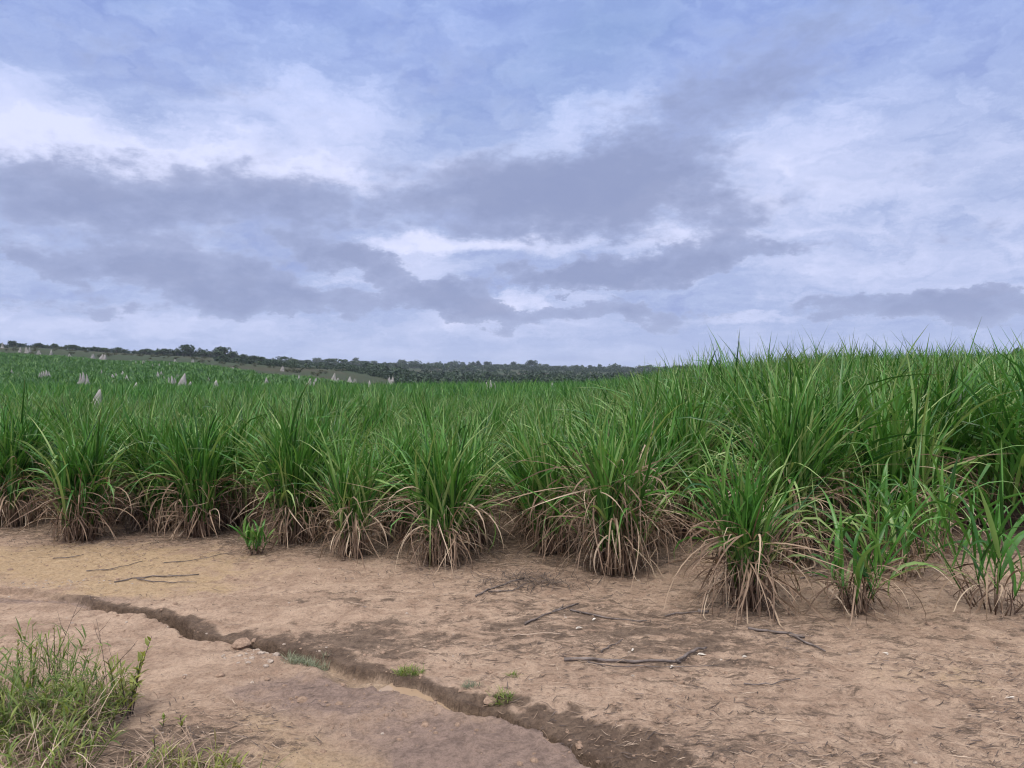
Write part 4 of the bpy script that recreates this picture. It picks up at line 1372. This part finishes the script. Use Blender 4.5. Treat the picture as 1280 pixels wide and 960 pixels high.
for px, py, rx, ry, rot, st in CLOUDS:
    d = ray(px, py); d /= np.linalg.norm(d)
    a0 = math.atan2(d[0], d[1]); e0 = math.asin(d[2])
    mp = b.n('ShaderNodeMapping', {'Vector': aew, 'Location': (a0, e0, 0), 'Rotation': (0, 0, R(-rot)), 'Scale': (rx * 1.25 / F, ry * 1.25 / F, 1)}, vector_type='TEXTURE').outputs[0]
    gr = b.n('ShaderNodeTexGradient', {'Vector': mp}, gradient_type='SPHERICAL').outputs['Fac']
    k = b.n('ShaderNodeMapRange', {0: gr, 1: 0.0, 2: .8, 3: 0.0, 4: abs(st)}, interpolation_type='SMOOTHSTEP').outputs[0]
    if st > 0:
        accB = k if accB is None else b.math('ADD', accB, k)
    else:
        accD = k if accD is None else b.math('ADD', accD, k)
n_fine = b.noise(b.n('ShaderNodeMapping', {'Vector': aew, 'Location': (1, 5, 0), 'Rotation': (0, 0, .10), 'Scale': (15, 32, 1)}).outputs[0], 1.0, 10, .62, .4)
n_puff = b.noise(b.n('ShaderNodeMapping', {'Vector': ae, 'Location': (4, 2, 0), 'Scale': (11, 22, 1)}).outputs[0], 1.0, 11, .60, .25)
n_puff2 = b.noise(b.n('ShaderNodeMapping', {'Vector': ae, 'Location': (9, 6, 0), 'Scale': (30, 54, 1)}).outputs[0], 1.0, 8, .6, .2)
lowf = b.mrange(el, .04, .24, 1.0, 0.0)
cen = lambda v, k: b.math('MULTIPLY', b.math('SUBTRACT', v, .5), k)
# upper, bright sheet
B = b.math('ADD', b.math('ADD', b.math('MULTIPLY', accB, .80), b.math('ADD', cen(n_plane, .30), cen(n_plane2, .30))), b.math('ADD', b.math('ADD', cen(n_fine, .78), b.math('MULTIPLY', lowf, .10)), .43))
deck = b.ramp(B, [(0.0, (.190, .240, .455)), (.30, (.240, .300, .530)), (.52, (.320, .385, .600)), (.74, (.445, .495, .705)), (1.0, (.57, .60, .80))])
# hints of blue at the top, as the sheet thins
deck = b.mix(b.mrange(el, .20, .46, 0.0, .55), deck, b.mix(1.0, deck, (.90, .95, 1.03), 'MULTIPLY'))
# lower, darker clouds in front of it
dk = b.math('ADD', b.math('ADD', b.math('MULTIPLY', accD, 1.0), cen(n_puff, .85)), b.math('ADD', cen(n_puff2, .55), cen(n_fine, .40)))
lo = b.mrange(el, .05, .30, .27, .06)
hi = b.mrange(el, .05, .30, .42, .60)
alpha = b.mrange(dk, lo, hi, 0.0, 1.0)
core = b.ramp(b.math('ADD', dk, cen(n_puff2, .35)), [(.15, (.335, .385, .570)), (.42, (.268, .314, .490)), (.80, (.212, .252, .412))])
deck = b.mix(b.math('MULTIPLY', alpha, .86), deck, core)
deck = b.mix(1.0, deck, (7.35, 7.3, 7.2), 'MULTIPLY')
# nearer the horizon the light is paler and greyer
deck = b.mix(b.mrange(el, .22, .50, 0.0, .45), deck, b.mix(1.0, deck, (.80, .93, 1.12), 'MULTIPLY'))
deck = b.mix(b.mrange(el, 0.0, .10, .35, 0.0), deck, (3.2, 3.6, 5.1))
# gaps where the clear sky shows, mostly high up
gap = b.math('MULTIPLY', b.mrange(b.noise(cp, .9, 5, .55), .46, .66), b.mrange(el, .18, .5, 0.0, .45))
col = b.mix(gap, deck, sky.outputs[0])
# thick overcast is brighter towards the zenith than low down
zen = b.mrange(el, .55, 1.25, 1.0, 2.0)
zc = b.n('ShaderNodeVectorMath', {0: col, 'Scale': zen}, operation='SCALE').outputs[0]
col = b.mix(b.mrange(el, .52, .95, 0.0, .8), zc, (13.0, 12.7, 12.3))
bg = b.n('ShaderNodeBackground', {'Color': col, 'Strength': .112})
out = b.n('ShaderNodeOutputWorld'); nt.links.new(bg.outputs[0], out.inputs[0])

sun = bpy.data.lights.new('sun', 'SUN'); sun.energy = 1.5; sun.angle = R(22); sun.color = (1.0, .95, .87)
so = bpy.data.objects.new('sun', sun); COL.objects.link(so)
so.rotation_euler = (R(90 - SUN_EL), 0, R(-SUN_AZ) + math.pi)
so.rotation_euler = (R(90 - SUN_EL), 0, math.atan2(math.sin(R(SUN_AZ)), -math.cos(R(SUN_AZ))))

# ------------------------------------------------------------------ camera and render
cd = bpy.data.cameras.new('camera'); cam = bpy.data.objects.new('camera', cd); COL.objects.link(cam)
cam.location = (0, 0, EYE); cam.rotation_euler = (R(90) - PITCH, 0, 0)
cd.sensor_width = 36; cd.lens = 36 * F / 1280; cd.clip_end = 20000; cd.clip_start = .05
scene.camera = cam
scene.view_settings.view_transform = 'Standard'; scene.view_settings.look = 'None'
scene.view_settings.exposure = 0.72; scene.view_settings.gamma = 1.0
scene.view_settings.use_curve_mapping = False
scene.cycles.max_bounces = 4; scene.cycles.diffuse_bounces = 2; scene.cycles.transmission_bounces = 2; scene.cycles.glossy_bounces = 2
scene.cycles.volume_bounces = 0
scene.cycles.use_denoising = True
scene.cycles.filter_width = 1.15
